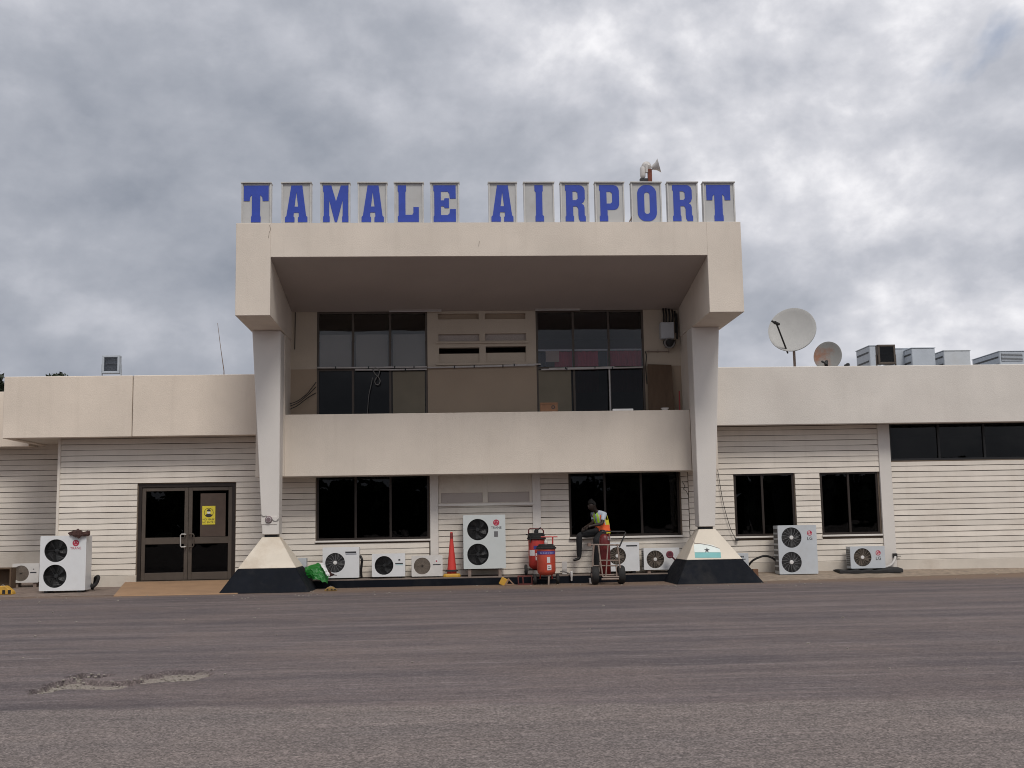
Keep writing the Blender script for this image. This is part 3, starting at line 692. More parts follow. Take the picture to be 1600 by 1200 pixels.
# ------------------------------------------------------------------ roof sign: thirteen letter boxes
GL = {
 'T': (146, [[(0,208),(146,208),(146,120),(111,120),(109,142),(97,154),(96,40),(100,30),(100,0),(44,0),(44,30),(48,40),(48,154),(37,142),(35,120),(0,120)]]),
 'A': (132, [[(36,208),(101,208),(124,36),(132,28),(132,0),(76,0),(76,26),(82,32),(80,54),(52,54),(50,32),(56,26),(56,0),(0,0),(0,28),(8,36)], [(56,88),(77,88),(66.5,170)]]),
 'M': (150, [[(0,208),(48,208),(76,118),(104,208),(150,208),(150,174),(147,168),(147,36),(150,30),(150,0),(112,0),(112,30),(115,36),(115,124),(82,0),(69,0),(36,124),(36,36),(39,30),(39,0),(0,0),(0,30),(4,36),(4,168),(0,174)]]),
 'L': (125, [[(0,208),(50,208),(50,176),(46,170),(46,40),(86,40),(93,52),(93,84),(125,84),(125,0),(0,0),(0,30),(5,36),(5,170),(0,176)]]),
 'E': (133, [[(0,208),(133,208),(133,132),(98,132),(95,158),(86,172),(44,172),(44,122),(62,122),(66,134),(92,134),(92,78),(66,78),(62,88),(44,88),(44,38),(84,38),(95,48),(98,72),(133,72),(133,0),(0,0),(0,30),(5,36),(5,172),(0,178)]]),
 'I': (56, [[(2,208),(52,208),(52,176),(48,168),(48,38),(56,30),(56,0),(5,0),(5,30),(9,38),(9,168),(2,176)]]),
 'R': (122, [[(0,208),(84,208),(100,205),(112,196),(119,180),(119,130),(112,112),(98,103),(111,94),(116,80),(116,36),(122,28),(122,0),(88,0),(80,14),(78,36),(78,72),(70,86),(47,86),(47,34),(51,28),(51,0),(0,0),(0,28),(5,34),(5,174),(0,180)], [(45,172),(64,172),(75,164),(76,132),(66,122),(45,122)]]),
 'P': (120, [[(0,208),(86,208),(104,204),(116,192),(120,176),(120,98),(114,80),(104,70),(88,66),(48,66),(48,34),(51,28),(51,0),(0,0),(0,28),(5,34),(5,174),(0,180)], [(44,170),(66,170),(78,160),(78,112),(68,102),(44,102)]]),
}
def rrect(x0, x1, z0, z1, r, n=7):
    o = []
    for cx, cz, a in ((x1-r, z1-r, 0), (x0+r, z1-r, 90), (x0+r, z0+r, 180), (x1-r, z0+r, 270)):
        o += [(cx+r*math.cos(math.radians(a+90*i/n)), cz+r*math.sin(math.radians(a+90*i/n))) for i in range(n+1)]
    return o
GL['O'] = (117, [rrect(0, 117, 0, 208, 50), rrect(42, 75, 42, 166, 15)])
SIGN = [('T', 376.9, 423.6), ('A', 439.5, 486.5), ('M', 500.5, 546.7), ('A', 559, 604.8), ('L', 616, 661.8), ('E', 672.5, 717.6), ('A', 763.4, 807.8), ('I', 818.5, 866), ('R', 876, 920.7), ('P', 930, 975.7), ('O', 986.5, 1034), ('R', 1043, 1091), ('T', 1099, 1148.6)]
SLAB = ['letter T above the left portal corner', 'letter A between T and M in the left word', 'letter M of the left word', 'letter A between M and L in the left word', 'letter L of the left word', 'letter E ending the left word',
        'letter A starting the right word', 'letter I of the right word', 'letter R between I and P', 'letter P of the right word', 'letter O with loudspeakers standing on top', 'letter R between O and T', 'letter T above the right portal corner']
SY = 23.52
for k, ((ch, a, c), lb) in enumerate(zip(SIGN, SLAB)):
    pm = (a+c)/2; x0, x1 = P(a, 314, SY).x, P(c, 314, SY).x
    z0 = PZT+.003; z1 = P(pm, 284 + (pm-400)*-.001, SY).z
    yaw = random.uniform(-.03, .03); cx = (x0+x1)/2
    o = thing('letter_panel', 'grey sign box with blue ' + lb, 'letter sign', (cx, SY, z0), 'blue letters along the portal roof'); o.rotation_euler.z = yaw
    fw = .030; dp = .17
    bb = MB(); bb.box(x0, x0+fw, SY, SY+dp, z0, z1-fw).box(x1-fw, x1, SY, SY+dp, z0, z1-fw).box(x0+fw, x1-fw, SY, SY+dp, z0, z0+fw*.6); bb.build('frame', ALU, o, bevel=.004)
    MB().hexa([(x0-.012, SY-.025, z1-fw), (x1+.012, SY-.025, z1-fw), (x1+.012, SY+dp+.01, z1-fw), (x0-.012, SY+dp+.01, z1-fw), (x0-.012, SY-.025, z1-.008), (x1+.012, SY-.025, z1-.008), (x1-.01, SY+dp, z1+.006), (x0+.01, SY+dp, z1+.006)]).build('cap', ALU, o)
    MB().box(x0+fw-.003, x1-fw+.003, SY+.022, SY+dp-.01, z0+fw*.6-.002, z1-fw+.002).build('board', GREY, o)
    W_, pl = GL[ch]; px_w = W_/3.721; sc_ = (px_w*SY/F)/W_*1.0
    hz = (z1-z0)*.86/208
    m = flat([[(x*sc_, z*hz) for x, z in q] for q in pl], .004)
    m.xf(T(cx - W_*sc_/2 + random.uniform(-.015, .015), SY+.0175, z0+.052)); m.build('letter', BLUE, o)
    MB().tube([(cx, SY+dp-.01, z0+.5), (cx, SY+.55, z0)], .014, 6).build('stay', STEEL, o)
# loose prop leaning by the O
q = P(984, 346, SY+.05)
tag(MB().tube([P(983.5, 346.5, SY+.06), P(989, 336, SY+.02)], .016, 6).build('brace_bar', STEEL), 'short dark bar leaning by the foot of the letter O', 'bar')

# ------------------------------------------------------------------ roof equipment
def frame_mat(nrm, up=Vector((0, 0, 1))):
    z = Vector(nrm).normalized(); x = up.cross(z).normalized(); y = z.cross(x); return Matrix((x, y, z)).transposed()
# horn loudspeakers above the O
c = P(1014, 268, SY+.1)
pz = PZT+.003
o = thing('horn_loudspeaker', 'white horn loudspeakers on a rusty post above the letter O', 'loudspeaker', (c.x, SY+.12, z1 if False else P(1012, 282, SY+.1).z))
k = SY/F
MB().box(P(1013.5, 275, SY).x, P(1020, 275, SY).x, SY+.08, SY+.14, P(1015, 282.5, SY).z, P(1015, 262, SY).z).build('post', mat('red brown rust', (.16, .045, .025), .8, .3, 10), o, bevel=.004)
MB().box(P(1001, 280, SY).x, P(1013, 280, SY).x, SY+.06, SY+.15, P(1005, 282.5, SY).z, P(1005, 277, SY).z).build('bracket', DARK, o, bevel=.004)
def horn(c, d, r, l, name='horn'):
    R3 = frame_mat(d); pr = [(.02, -.10*l), (.045, -.08*l), (.05, .10*l), (.06, .2*l), (r*.55, .55*l), (r*.8, .8*l), (r, l), (r*.97, l), (r*.75, .78*l), (.03, .2*l)]
    return MB().lathe(pr, c, R3, 24).build(name, PIPE, o, smooth=True)
horn(P(1019, 262, SY+.1), (.92, -.25, .22), 12.0*k, 11*k*1.1)
horn(P(1013.5, 261, SY+.18), (-.25, .9, .3), 9*k, 9*k)
MB().lathe([(.03, -.02), (4*k, 0), (4.6*k, 3*k), (4.6*k, 14*k), (3.6*k, 17*k), (.02, 18*k)], P(1004.5, 277, SY+.1), 'Z', 16).build('speaker_case', PIPE, o, smooth=True)
MB().box(P(1009, 260, SY).x, P(1013, 260, SY).x, SY+.05, SY+.12, P(1011, 268, SY).z, P(1011, 254, SY).z).build('driver_box', PIPE, o, bevel=.006)

RY = 29.0
def dish(label, cpx, rpx, nrm, Y, m, feed_px, post_px, arm_px):
    c = P(*cpx, Y); r = rpx*Y/F; o = thing('satellite_dish', label, 'satellite dish', (P(*post_px, Y).x, Y+.15, 4.55), 'roof satellite dishes')
    R3 = frame_mat(nrm); pr = []
    for i in range(9): t = i/8; pr.append((max(.01, r*t), -.16*r*(1-t*t)))
    pr += [(r*1.015, .0), (r*1.02, -.055*r), (r*.97, -.05*r)]
    for i in range(7, -1, -1): t = i/8; pr.append((max(.01, r*t), -.16*r*(1-t*t)-.03))
    MB().lathe(pr, c, R3, 48).build('reflector', m, o, smooth=True)
    n = Vector(nrm).normalized(); fp = P(*feed_px, Y) ; ap = P(*arm_px, Y)
    fp2 = fp + n*r*.55; fp2 = Vector((0, 0, CAMH)) + ray(*feed_px)*((Y - .5*r)/ray(*feed_px).y)
    MB().tube([ap, fp2], .022, 8).build('feed_arm', CABLE, o)
    dv = (c-fp2).normalized(); MB().tube([fp2 - dv*.06, fp2+dv*.10], [.045, .035], 10).build('feed_horn', CABLE, o)
    MB().tube([fp2+Vector((-.12, 0, .06)), fp2+Vector((.04, 0, -.02))], .028, 8).build('receiver', DARK, o)
    b0 = P(*post_px, Y+.15); MB().tube([(b0.x, Y+.15, 4.55), b0 + Vector((0, 0, .02)), c - n*.16*r - n*.03], .035, 10).build('post', STEEL, o)
    return o
dish('large pale grey dish on a thin post above the right fascia', (1237.5, 514.5), 37.5, (-.42, -.86, .28), 28.4, DISH, (1213, 505), (1241, 556), (1231, 552))
dish('smaller rust stained dish half hidden behind the right fascia', (1293, 556), 23, (-.62, -.76, .05), 28.6, RUSTD, (1291, 568), (1297, 575), (1296, 580))
def roof_box(label, x0, x1, y0, y1, Y, dep, m, louv=None, front=None):
    a, c = P(x0, y1, Y), P(x1, y0, Y); o = thing('rooftop_unit', label, 'rooftop unit', ((a.x+c.x)/2, Y+dep/2, 4.55), 'metal units on the right roof')
    zb = 4.62
    MB().box(a.x, c.x, Y, Y+dep, zb, c.z).build('casing', m, o, bevel=.012)
    MB().box(a.x-.015, c.x+.015, Y-.015, Y+dep+.015, c.z+.001, c.z+.022).build('lid', m, o, bevel=.004)
    for xx in (a.x+.1, c.x-.1): MB().box(xx-.03, xx+.03, Y+.05, Y+dep-.05, 4.55, zb-.001).build('foot', STEEL, o)
    for i in range(5):
        z = zb+.06+(c.z-zb-.1)*(i+.5)/5; MB().box(a.x-.012, a.x-.001, Y+.08, Y+dep-.08, z-.02, z+.02).build('louvre_slat', DARK2, o)
    if front:
        p, q = P(front[0], front[3], Y), P(front[1], front[2], Y); MB().box(p.x, q.x, Y-.012, Y-.001, p.z, q.z).build('coil_grille', COND, o)
        for i in range(6):
            z = p.z+(q.z-p.z)*(i+.5)/6; MB().box(p.x, q.x, Y-.02, Y-.0125, z-.008, z+.008).build('louvre_slat', GALV, o)
    return o
roof_box('leftmost metal unit, behind the dark floodlight on the right roof', 1360, 1375, 540.5, 572, 29.6, 1.0, GALV)
roof_box('narrow pale blue unit right behind the dark floodlight', 1398, 1422, 545, 572, 29.7, .8, GALV)
roof_box('pale blue square unit with bolts, third along the right roof', 1426, 1460.5, 544, 572, 29.2, .8, GALV)
roof_box('wide low unit with dark louvred side, fourth along the right roof', 1476, 1515.5, 548, 572, 29.4, 1.6, CASEB)
roof_box('low unit with grey front grille at the right picture edge', 1563, 1602, 549, 572, 29.4, 1.6, GALV, front=(1565, 1597, 551.5, 564.5))
def floodlight(label, x0, x1, y0, y1, Y, body, zr, gm):
    a, c = P(x0, y1, Y), P(x1, y0, Y); o = thing('floodlight', label, 'floodlight', ((a.x+c.x)/2, Y+.1, zr), 'roof floodlights')
    f = .05
    MB().box(a.x, c.x, Y+.02, Y+.2, a.z, a.z+f).box(a.x, c.x, Y+.02, Y+.2, c.z-f, c.z).box(a.x, a.x+f, Y+.02, Y+.2, a.z+f, c.z-f).box(c.x-f, c.x, Y+.02, Y+.2, a.z+f, c.z-f).build('housing', body, o, bevel=.006)
    MB().hexa([(a.x+f, Y+.15, a.z+f), (c.x-f, Y+.15, a.z+f), (c.x-f, Y+.19, a.z+f), (a.x+f, Y+.19, a.z+f), (a.x+f, Y+.15, c.z-f), (c.x-f, Y+.15, c.z-f), (c.x-f, Y+.19, c.z-f), (a.x+f, Y+.19, c.z-f)]).build('reflector', ALU, o)
    MB().tube([(a.x+f+.02, Y+.09, (a.z+c.z)/2+.03), (c.x-f-.02, Y+.09, (a.z+c.z)/2+.03)], .022, 8).build('lamp_tube', HUBM, o)
    MB().box(a.x+f-.004, c.x-f+.004, Y+.03, Y+.035, a.z+f-.004, c.z-f+.004).build('front_glass', gm, o)
    zm = (a.z+c.z)/2
    for s_ in (-1, 1):
        xx = a.x-.02 if s_ < 0 else c.x+.02
        MB().box(xx-.012, xx+.012, Y+.08, Y+.13, zr, zm).build('bracket_arm', body, o)
    MB().box(a.x-.02, c.x+.02, Y+.08, Y+.13, zr, zr+.012).build('bracket_foot', body, o)
floodlight('square glazed floodlight on the left roof', 158.5, 186.5, 554.5, 583, 27.2, GALV, 4.55, GLSO)
floodlight('dark glazed floodlight between metal units on the right roof', 1373.5, 1399, 538, 568.5, 28.3, FRAME2, 4.55, GLS)
q = P(350, 586, 29); tag(MB().tube([(q.x, 29, 4.55), P(350, 580, 29), P(345, 545, 29), P(340, 505, 29)], [.02, .012, .008, .006], 6).build('whip_antenna', STEEL), 'thin whip antenna leaning above the left roof beside the portal', 'antenna')
q = P(1324, 569, 28); tag(MB().box(q.x-.05, q.x+.06, 28, 28.1, 4.55, q.z).ball((q.x+.03, 28.05, q.z), .05, .05, .04).build('roof_clamp', DARK), 'small black lump on the roof between rusty dish and metal units', 'clamp')

# ------------------------------------------------------------------ air conditioning units
def logo_swirl(o, cx, cz, r, Y, face=True):
    MB().merge(flat([circ(cx, cz, r, 28)], .001).xf(T(0, Y-.0025, 0))).build('badge', REDL, o)
    b = MB()
    if face:
        arc = [(cx+r*.72*math.cos(t), cz+r*.72*math.sin(t)) for t in [math.radians(75+i*28.5) for i in range(11)]]
        arc += [(cx+r*.58*math.cos(t), cz+r*.58*math.sin(t)) for t in [math.radians(360-i*28.5) for i in range(11)]]
        b.merge(flat([arc], .0008).xf(T(0, Y-.0045, 0)))
        b.merge(flat([[(cx-r*.05, cz+r*.42), (cx+r*.07, cz+r*.42), (cx+r*.07, cz-r*.28), (cx+r*.3, cz-r*.28), (cx+r*.3, cz-r*.4), (cx-r*.05, cz-r*.4)]], .0008).xf(T(0, Y-.0045, 0)))
        b.merge(flat([circ(cx-r*.32, cz+r*.34, r*.13, 12)], .0008).xf(T(0, Y-.0045, 0)))
    else:
        for s_ in (0, 2.1, 4.2):
            a1 = [(cx+r*.2*math.cos(s_)+r*.42*math.cos(t), cz+r*.2*math.sin(s_)+r*.42*math.sin(t)) for t in [s_+.2*i for i in range(9)]]
            a2 = [(cx+r*.2*math.cos(s_)+r*.32*math.cos(t), cz+r*.2*math.sin(s_)+r*.32*math.sin(t)) for t in [s_+.2*i for i in range(8, -1, -1)]]
            b.merge(flat([a1+a2], .0008).xf(T(0, Y-.0045, 0)))
    b.build('badge_mark', PALE, o)
def ac(label, px, fans, Y, dep, case, style, zbase, logo=None, badge=None, plate=None, feet=True, group='outdoor air conditioner units along the wall'):
    x0p, x1p, y0p, y1p = px; mx_ = (x0p+x1p)/2; my = (y0p+y1p)/2
    x0, x1 = P(x0p, my, Y).x, P(x1p, my, Y).x; z1, z0 = P(mx_, y0p, Y).z, P(mx_, y1p, Y).z
    o = thing('air_conditioner', label, 'air conditioner', ((x0+x1)/2, Y+dep/2, zbase), group)
    k = Y/F; fl = [(P(fx, fy, Y).x, P(fx, fy, Y).z, fr*k) for fx, fy, fr in fans]
    m = flat([rrect(x0, x1, z0, z1, .018, 3)] + [circ(cx, cz, r, 40) for cx, cz, r in fl], .010).xf(T(0, Y+.010, 0)); m.build('front_panel', case, o)
    b = MB(); t = .012
    b.box(x0+.004, x0+t+.004, Y+.0205, Y+dep, z0+.004, z1-.004).box(x1-t-.004, x1-.004, Y+.0205, Y+dep, z0+.004, z1-.004).box(x0+.004+t, x1-.004-t, Y+.0205, Y+dep, z0+.004, z0+t+.004).box(x0+.004+t, x1-.004-t, Y+.0205, Y+dep, z1-t-.004, z1-.004).box(x0+.004+t, x1-.004-t, Y+dep-t, Y+dep-.001, z0+.004+t, z1-.004-t)
    b.build('casing', case, o)
    # coil fins visible on the left flank
    for i in range(8):
        zz = z0+.06+(z1-z0-.12)*(i+.5)/8
        MB().box(x0-.004, x0+.0035, Y+.05, Y+dep-.03, zz-.3*(z1-z0)/8, zz+.3*(z1-z0)/8).build('side_louvre', COND, o)
    for cx, cz, r in fl:
        b = MB(); rg = lambda rr, y: [(cx+rr*math.cos(2*math.pi*i/32), y, cz+rr*math.sin(2*math.pi*i/32)) for i in range(32)]
        b.loft([rg(r*1.005, Y+.021), rg(r*.97, Y+.07), rg(r*.97, Y+.17)], cap=False); b.add(rg(r*.975, Y+.168), [tuple(range(32))]); b.build('fan_shroud', DARK, o, smooth=True)
        bl = MB(); nb = 5 if style == 'bare' else 4; a0 = random.uniform(0, 6)
        for q in range(nb):
            a = a0+q*2*math.pi/nb; L_, T_ = [], []
            for i in range(5):
                rr = r*(.2+.7*i/4); w1 = .28+.10*i/4; y = .05
                L_.append((cx+rr*math.cos(a-w1+.12*i), Y+.075, cz+rr*math.sin(a-w1+.12*i))); T_.append((cx+rr*math.cos(a+w1+.12*i), Y+.125, cz+rr*math.sin(a+w1+.12*i)))
            bl.add(L_+T_, [(i, i+1, 6+i, 5+i) for i in range(4)])
        bl.lathe([(.01, Y+.06), (r*.17, Y+.063), (r*.2, Y+.075), (r*.2, Y+.14)], (cx, 0, cz), 'Y', 16); bl.build('fan', DARK2 if style != 'dust' else GRILLB, o)
        gm = {'bare': GRILLD, 'spoke': GRILL, 'dust': GRILLB, 'mesh': GRILLB, 'dark': GRILLD}[style]
        g = MB(); nr = {'bare': 9, 'spoke': 8, 'dust': 8, 'mesh': 11, 'dark': 9}[style]; wr = {'mesh': .0052}.get(style, .0026)
        for i in range(1, nr+1): g.ring((cx, Y+.012, cz), r*(.18+.8*i/nr), wr, 'Y', 32, 4)
        ns = {'bare': 6, 'spoke': 14, 'dust': 16, 'mesh': 16, 'dark': 8}[style]; sw = {'spoke': .0055, 'dust': .005}.get(style, .0035)
        for i in range(ns):
            a = 2*math.pi*i/ns; tw = .25 if style in ('spoke', 'dust') else 0
            g.tube([(cx+r*.1*math.cos(a), Y+.008, cz+r*.1*math.sin(a)), (cx+r*.55*math.cos(a+tw*.5), Y+.008, cz+r*.55*math.sin(a+tw*.5)), (cx+r*.99*math.cos(a+tw), Y+.010, cz+r*.99*math.sin(a+tw))], sw, 4)
        g.build('fan_grille', gm, o)
        if style in ('spoke', 'dust'):
            MB().lathe([(.004, Y-.006), (r*.17, Y-.004), (r*.2, Y+.004), (r*.2, Y+.014)], (cx, 0, cz), 'Y', 20).build('hub_cap', HUBM, o)
    if logo:
        kind, lx, ly, lr = logo; p = P(lx, ly, Y)
        if kind in ('swirl', 'face'): logo_swirl(o, p.x, p.z, lr*k, Y, kind == 'face')
        if kind == 'swirl': text('TRANE', 5.2*k, .0008).xf(T(p.x, Y-.002, p.z-lr*k-3.1*k)).build('badge_text', REDL if case is WHITEM else TXT, o)
        if kind == 'face': text('LG', 7.2*k, .0008).xf(T(p.x, Y-.002, p.z-lr*k-4.6*k)).build('badge_text', TXT, o)
        if kind == 'disc':
            MB().merge(flat([circ(p.x, p.z, lr*k, 20)], .001).xf(T(0, Y-.0025, 0))).build('badge', HUBM, o)
            MB().merge(flat([circ(p.x, p.z, lr*k*.4, 14)], .001).xf(T(0, Y-.005, 0))).build('badge_mark', REDL, o)
    if badge:
        for (a, c, t, bo, mm) in badge:
            p, q = P(a, bo, Y), P(c, t, Y); MB().box(p.x, q.x, Y-.0025, Y-.0005, p.z, q.z).build('name_plate', mm, o)
    for xx in (x0+.12*(x1-x0)+.02, x1-.12*(x1-x0)-.02):
        if z0-zbase > .004: MB().box(xx-.035, xx+.035, Y+.03, Y+dep-.03, zbase, z0+.0035).build('foot', STEEL if z0-zbase > .07 else DARK, o)
    return o, (x0, x1, z0, z1)
def pv(Y, zf=.012, zb=.20, yf=24.75, yb=28.6): return zf+(zb-zf)*(Y-yf)/(yb-yf)
zl = .185
ac('small dusty white unit left of the tall twin fan unit', (19, 60.5, 880.5, 910.5), [(32.6, 896, 11.8)], 26.9, .28, WHITED, 'mesh', pv(26.9), badge=[(47, 57, 893.5, 895.5, TXT), (51.5, 53.5, 888.5, 890, TXT)])
_, AC2 = ac('tall white twin fan unit with a brown rag on top', (62, 134, 837, 923), [(87.3, 860.5, 17.2), (85.6, 900.4, 17.4)], 25.45, .42, WHITEM, 'bare', pv(25.45), logo=('swirl', 118.5, 848.5, 4.8))
ac('white single fan unit beside the green tarpaulin', (504, 561, 855, 903), [(523.5, 879.4, 15)], 26.08, .36, WHITEM, 'spoke', zl, badge=[(539.5, 556.5, 861.5, 864.5, TXT), (540, 557, 864.8, 866.8, mat('blue grey print', (.25, .26, .3), .6))])
ac('white single fan unit with open black fan, second from the left pyramid', (581, 633, 865, 901), [(600, 883.5, 14.3)], 26.1, .30, WHITEM, 'dark', zl, badge=[(617.5, 629.5, 879.5, 881.5, TXT), (618, 629.5, 882, 883, TEAL), (622.5, 625.5, 873.5, 876, TXT)])
ac('small white unit with brown mesh grille left of the traffic cone', (643, 691.5, 868, 900.5), [(659.6, 884.4, 12.8)], 26.12, .28, WHITED, 'mesh', zl, logo=('disc', 682, 876.7, 3.0), badge=[(676.5, 688.5, 881.3, 883, TXT)])
ac('tall pale green twin fan unit between traffic cone and extinguishers', (724, 790, 804.5, 888.5), [(746.5, 827.5, 16.5), (746.9, 866.3, 16.6)], 26.08, .40, CASEG, 'bare', zl, logo=('swirl', 775.3, 816.5, 4.8), badge=[(772, 778, 830, 839, GRILL)])
ac('white unit behind the hand cart', (943, 999, 847.5, 892.5), [(964.5, 868.7, 13.6)], 26.1, .36, WHITEM, 'dust', zl, badge=[(978.5, 995.5, 851.5, 854, TXT), (979, 995.5, 854.3, 856, PALE)])
ac('white unit with yellowed fan grille against the right pyramid', (1006, 1062, 856, 890), [(1024, 874, 13.8)], 26.12, .32, WHITEM, 'dust', zl)
def pr_(Y, x): yf = 25.0+(x-7)*.205; return .012+(.128)*(Y-yf)/(YW+.05-yf)
_, LGT = ac('tall pale blue twin fan unit by the right windows', (1216.5, 1277, 820.5, 897.0), [(1236.7, 840, 16), (1237.1, 878.4, 16)], 26.0, .38, CASEB, 'spoke', pr_(26.1, 8.0), logo=('face', 1264.8, 832.8, 4.0))
_, LGS = ac('pale blue single fan unit on a black mat near the pilaster', (1329, 1383, 853.5, 888), [(1347.9, 870.8, 14.2)], 26.2, .30, CASEB, 'dust', pr_(26.3, 10)+.085, logo=('face', 1372, 863.8, 4.0))
# mat under the small one
a, c = P(1311, 892, 26.15).x, P(1409, 892, 26.15).x; zz = pr_(26.3, 10)
b = MB(); n = 14
rings = []
for i in range(n+1):
    x = a+(c-a)*i/n; h = .065+.02*math.sin(i*2.1)+(.03 if i > 10 else 0); yy = 26.08+.03*math.sin(i*1.3)
    rings.append([(x, yy, zz-.01), (x, 26.55, zz+.0), (x, 26.55, zz+h), (x, yy+.03, zz+h), (x, yy, zz+h*.6)])
tag(b.loft(rings).build('rubber_mat', RUBBER, smooth=True), 'crumpled black rubber mat under the small pale blue unit', 'mat')
# pipes and cables along the wall
def cable(name, label, cat, pts, r, m, n=6):
    pts = [Vector(p) for p in pts]; out_ = []
    for i in range(len(pts)-1):
        p0 = pts[max(i-1, 0)]; p1 = pts[i]; p2 = pts[i+1]; p3 = pts[min(i+2, len(pts)-1)]
        for s_ in range(5):
            t = s_/5; out_.append(.5*((2*p1)+(p2-p0)*t+(2*p0-5*p1+4*p2-p3)*t*t+(3*p1-p0-3*p2+p3)*t**3))
    out_.append(pts[-1]); return tag(MB().tube(out_, r, n).build(name, m, smooth=True), label, cat)
cable('refrigerant_pipe', 'pale bent pipe joining the small pale blue unit to the pilaster foot', 'pipe', [P(1382, 886, 26.4), P(1390, 884, 26.4), P(1396, 878, 26.45), P(1399, 870, 26.55)], .028, PIPE, 8)
q = P(1399, 868, 26.55); tag(MB().box(q.x-.05, q.x+.05, 26.55, 26.593, q.z-.05, q.z+.05).box(q.x+.05, q.x+.14, 26.56, 26.58, q.z-.025, q.z-.01).build('pipe_clamp', CABLE), 'black clamp on the pilaster foot above the bent pipe', 'clamp')
cable('insulated_pipe', 'black insulated pipe arching between grey box and tall blue unit', 'pipe', [P(1170, 883, 26.4), P(1176, 876, 26.3), P(1186, 871, 26.25), P(1196, 868.5, 26.25), P(1207, 872, 26.3), P(1217, 880, 26.3)], .025, CABLE, 8)
cable('insulated_pipe', 'looped black pipe lying right of the tall rag topped unit', 'pipe', [P(139, 905, 26.0), P(141, 913, 25.9), P(146, 916, 25.8), P(151, 911, 25.8), P(154, 903, 25.8), P(153, 900.5, 25.9), P(149, 903, 26), P(148, 910, 26.1), P(144, 920, 26.0)], .035, RUBBER, 8)
cable('insulated_pipe', 'black pipe bundle right of the unit beside the tarpaulin', 'pipe', [P(563, 869, 26.3), P(565.5, 874, 26.25), P(565, 882, 26.3), P(564, 893, 26.35), P(565, 902, 26.4)], .028, CABLE, 8)
cable('wall_cable', 'thin cable drooping down the clapboards beside the right column', 'cable', [P(1117, 705, 26.58), P(1123, 745, 26.57), P(1130, 785, 26.57), P(1138, 815, 26.57), P(1144, 832, 26.57), P(1152, 846, 26.56)], .007, CABLE)
q = P(1152, 843.5, 26.54); tag(MB().box(q.x-.035, q.x+.035, 26.54, 26.60, q.z-.025, q.z+.025).build('cable_gland', CABLE, bevel=.008), 'small black cable end below the window beside the right column', 'cable end')
cable('wall_cable', 'short tangled wire on boards right of the person window', 'cable', [P(1066, 752, 26.57), P(1070, 760, 26.56), P(1068, 764, 26.57), P(1072, 767, 26.56), P(1075, 773, 26.57)], .006, CABLE)
# junction boxes
def jbox(label, x0, x1, y0, y1, Y, dep, m, marks=(), zg=None):
    a, c = P(x0, y1, Y), P(x1, y0, Y); zb = a.z if zg is None else zg
    o = thing('junction_box', label, 'box', ((a.x+c.x)/2, Y+dep/2, zb), 'grey service boxes')
    MB().box(a.x, c.x, Y+.012, Y+dep, zb, c.z).build('body', m, o, bevel=.006); MB().box(a.x-.004, c.x+.004, Y, Y+.011, a.z, c.z+.004).build('cover', m, o, bevel=.003)
    for (p, q, r, s_) in marks:
        u, v = P(p, s_, Y), P(q, r, Y); MB().box(u.x, v.x, Y-.002, Y-.0005, u.z, v.z).build('label_print', TXT, o)
jbox('grey box with dark print at the right foot of the right pyramid', 1150, 1169, 864.5, 893, 26.15, .25, CASEB, [(1157, 1159, 868.5, 871), (1160, 1162, 868.5, 871), (1155, 1165, 873, 874.5)], zg=pr_(26.2, 7.0))
jbox('small pale box behind the left pyramid', 464, 478.5, 872, 886, 26.3, .25, CASEB, zg=.185)
jbox('white socket box standing on the ledge left of the hand cart', 878.5, 885.5, 877.5, 890.5, 26.3, .08, PIPE, zg=.185)
cable('floor_pipe', 'bent grey pipe along the ledge ending in a white elbow', 'pipe', [P(876, 893, 26.2), P(883, 893.5, 26.1), P(889, 896, 25.98), P(892, 897.5, 25.93)], .018, CABLEW, 8)
q = P(893, 900, 25.9); tag(MB().lathe([(.02, .11), (.03, .10), (.035, 0), (.022, -.02), (.02, -.1), (.015, -.11)], q, 'Z', 12).build('pipe_elbow', HUBM, smooth=True), 'white plastic pipe end hanging from the ledge left of cart', 'pipe end')
q = G(917, 908.5, .0); tag(MB().lathe([(.03, 0), (.055, .0), (.062, .10), (.064, .115), (.054, .115), (.05, .02)], (q.x, 25.75, 0), 'Z', 16).build('paint_tin', PIPE, smooth=True), 'small pale tin beside the left wheel of the hand cart', 'tin')
q = P(1181, 900, 25.8); tag(MB().box(q.x-.07, q.x+.05, 25.75, 25.87, pr_(25.8, 7.4)-.01, P(1181, 889, 25.8).z).build('brick_block', BRICK, bevel=.006), 'upright brown brick right of the grey box', 'brick')
# bell on the left column
q = P(420, 812, YC); o = thing('alarm_bell', 'small round alarm bell with wires low on the left column', 'bell', (q.x, YC, q.z))
MB().box(q.x-.16, q.x+.18, YC-.012, YC-.001, q.z-.10, q.z+.07).build('back_plate', COLM, o, bevel=.003)
MB().lathe([(.01, YC-.06), (.05, YC-.058), (.075, YC-.03), (.08, YC-.0125)], (q.x, 0, q.z), 'Y', 20).build('gong', mat('mauve metal', (.18, .13, .14), .5), o, smooth=True)
MB().ring((q.x, YC-.05, q.z), .05, .008, 'Y', 20, 6).build('gong_ring', HUBM, o)
for pts in ([(407, 803), (411, 807), (416, 806), (420, 811)], [(424, 810), (428, 814), (432, 814), (436, 810)]):
    MB().tube([P(x, y, YC-.02) for x, y in pts], .008, 6).build('wire', CABLEW, o)

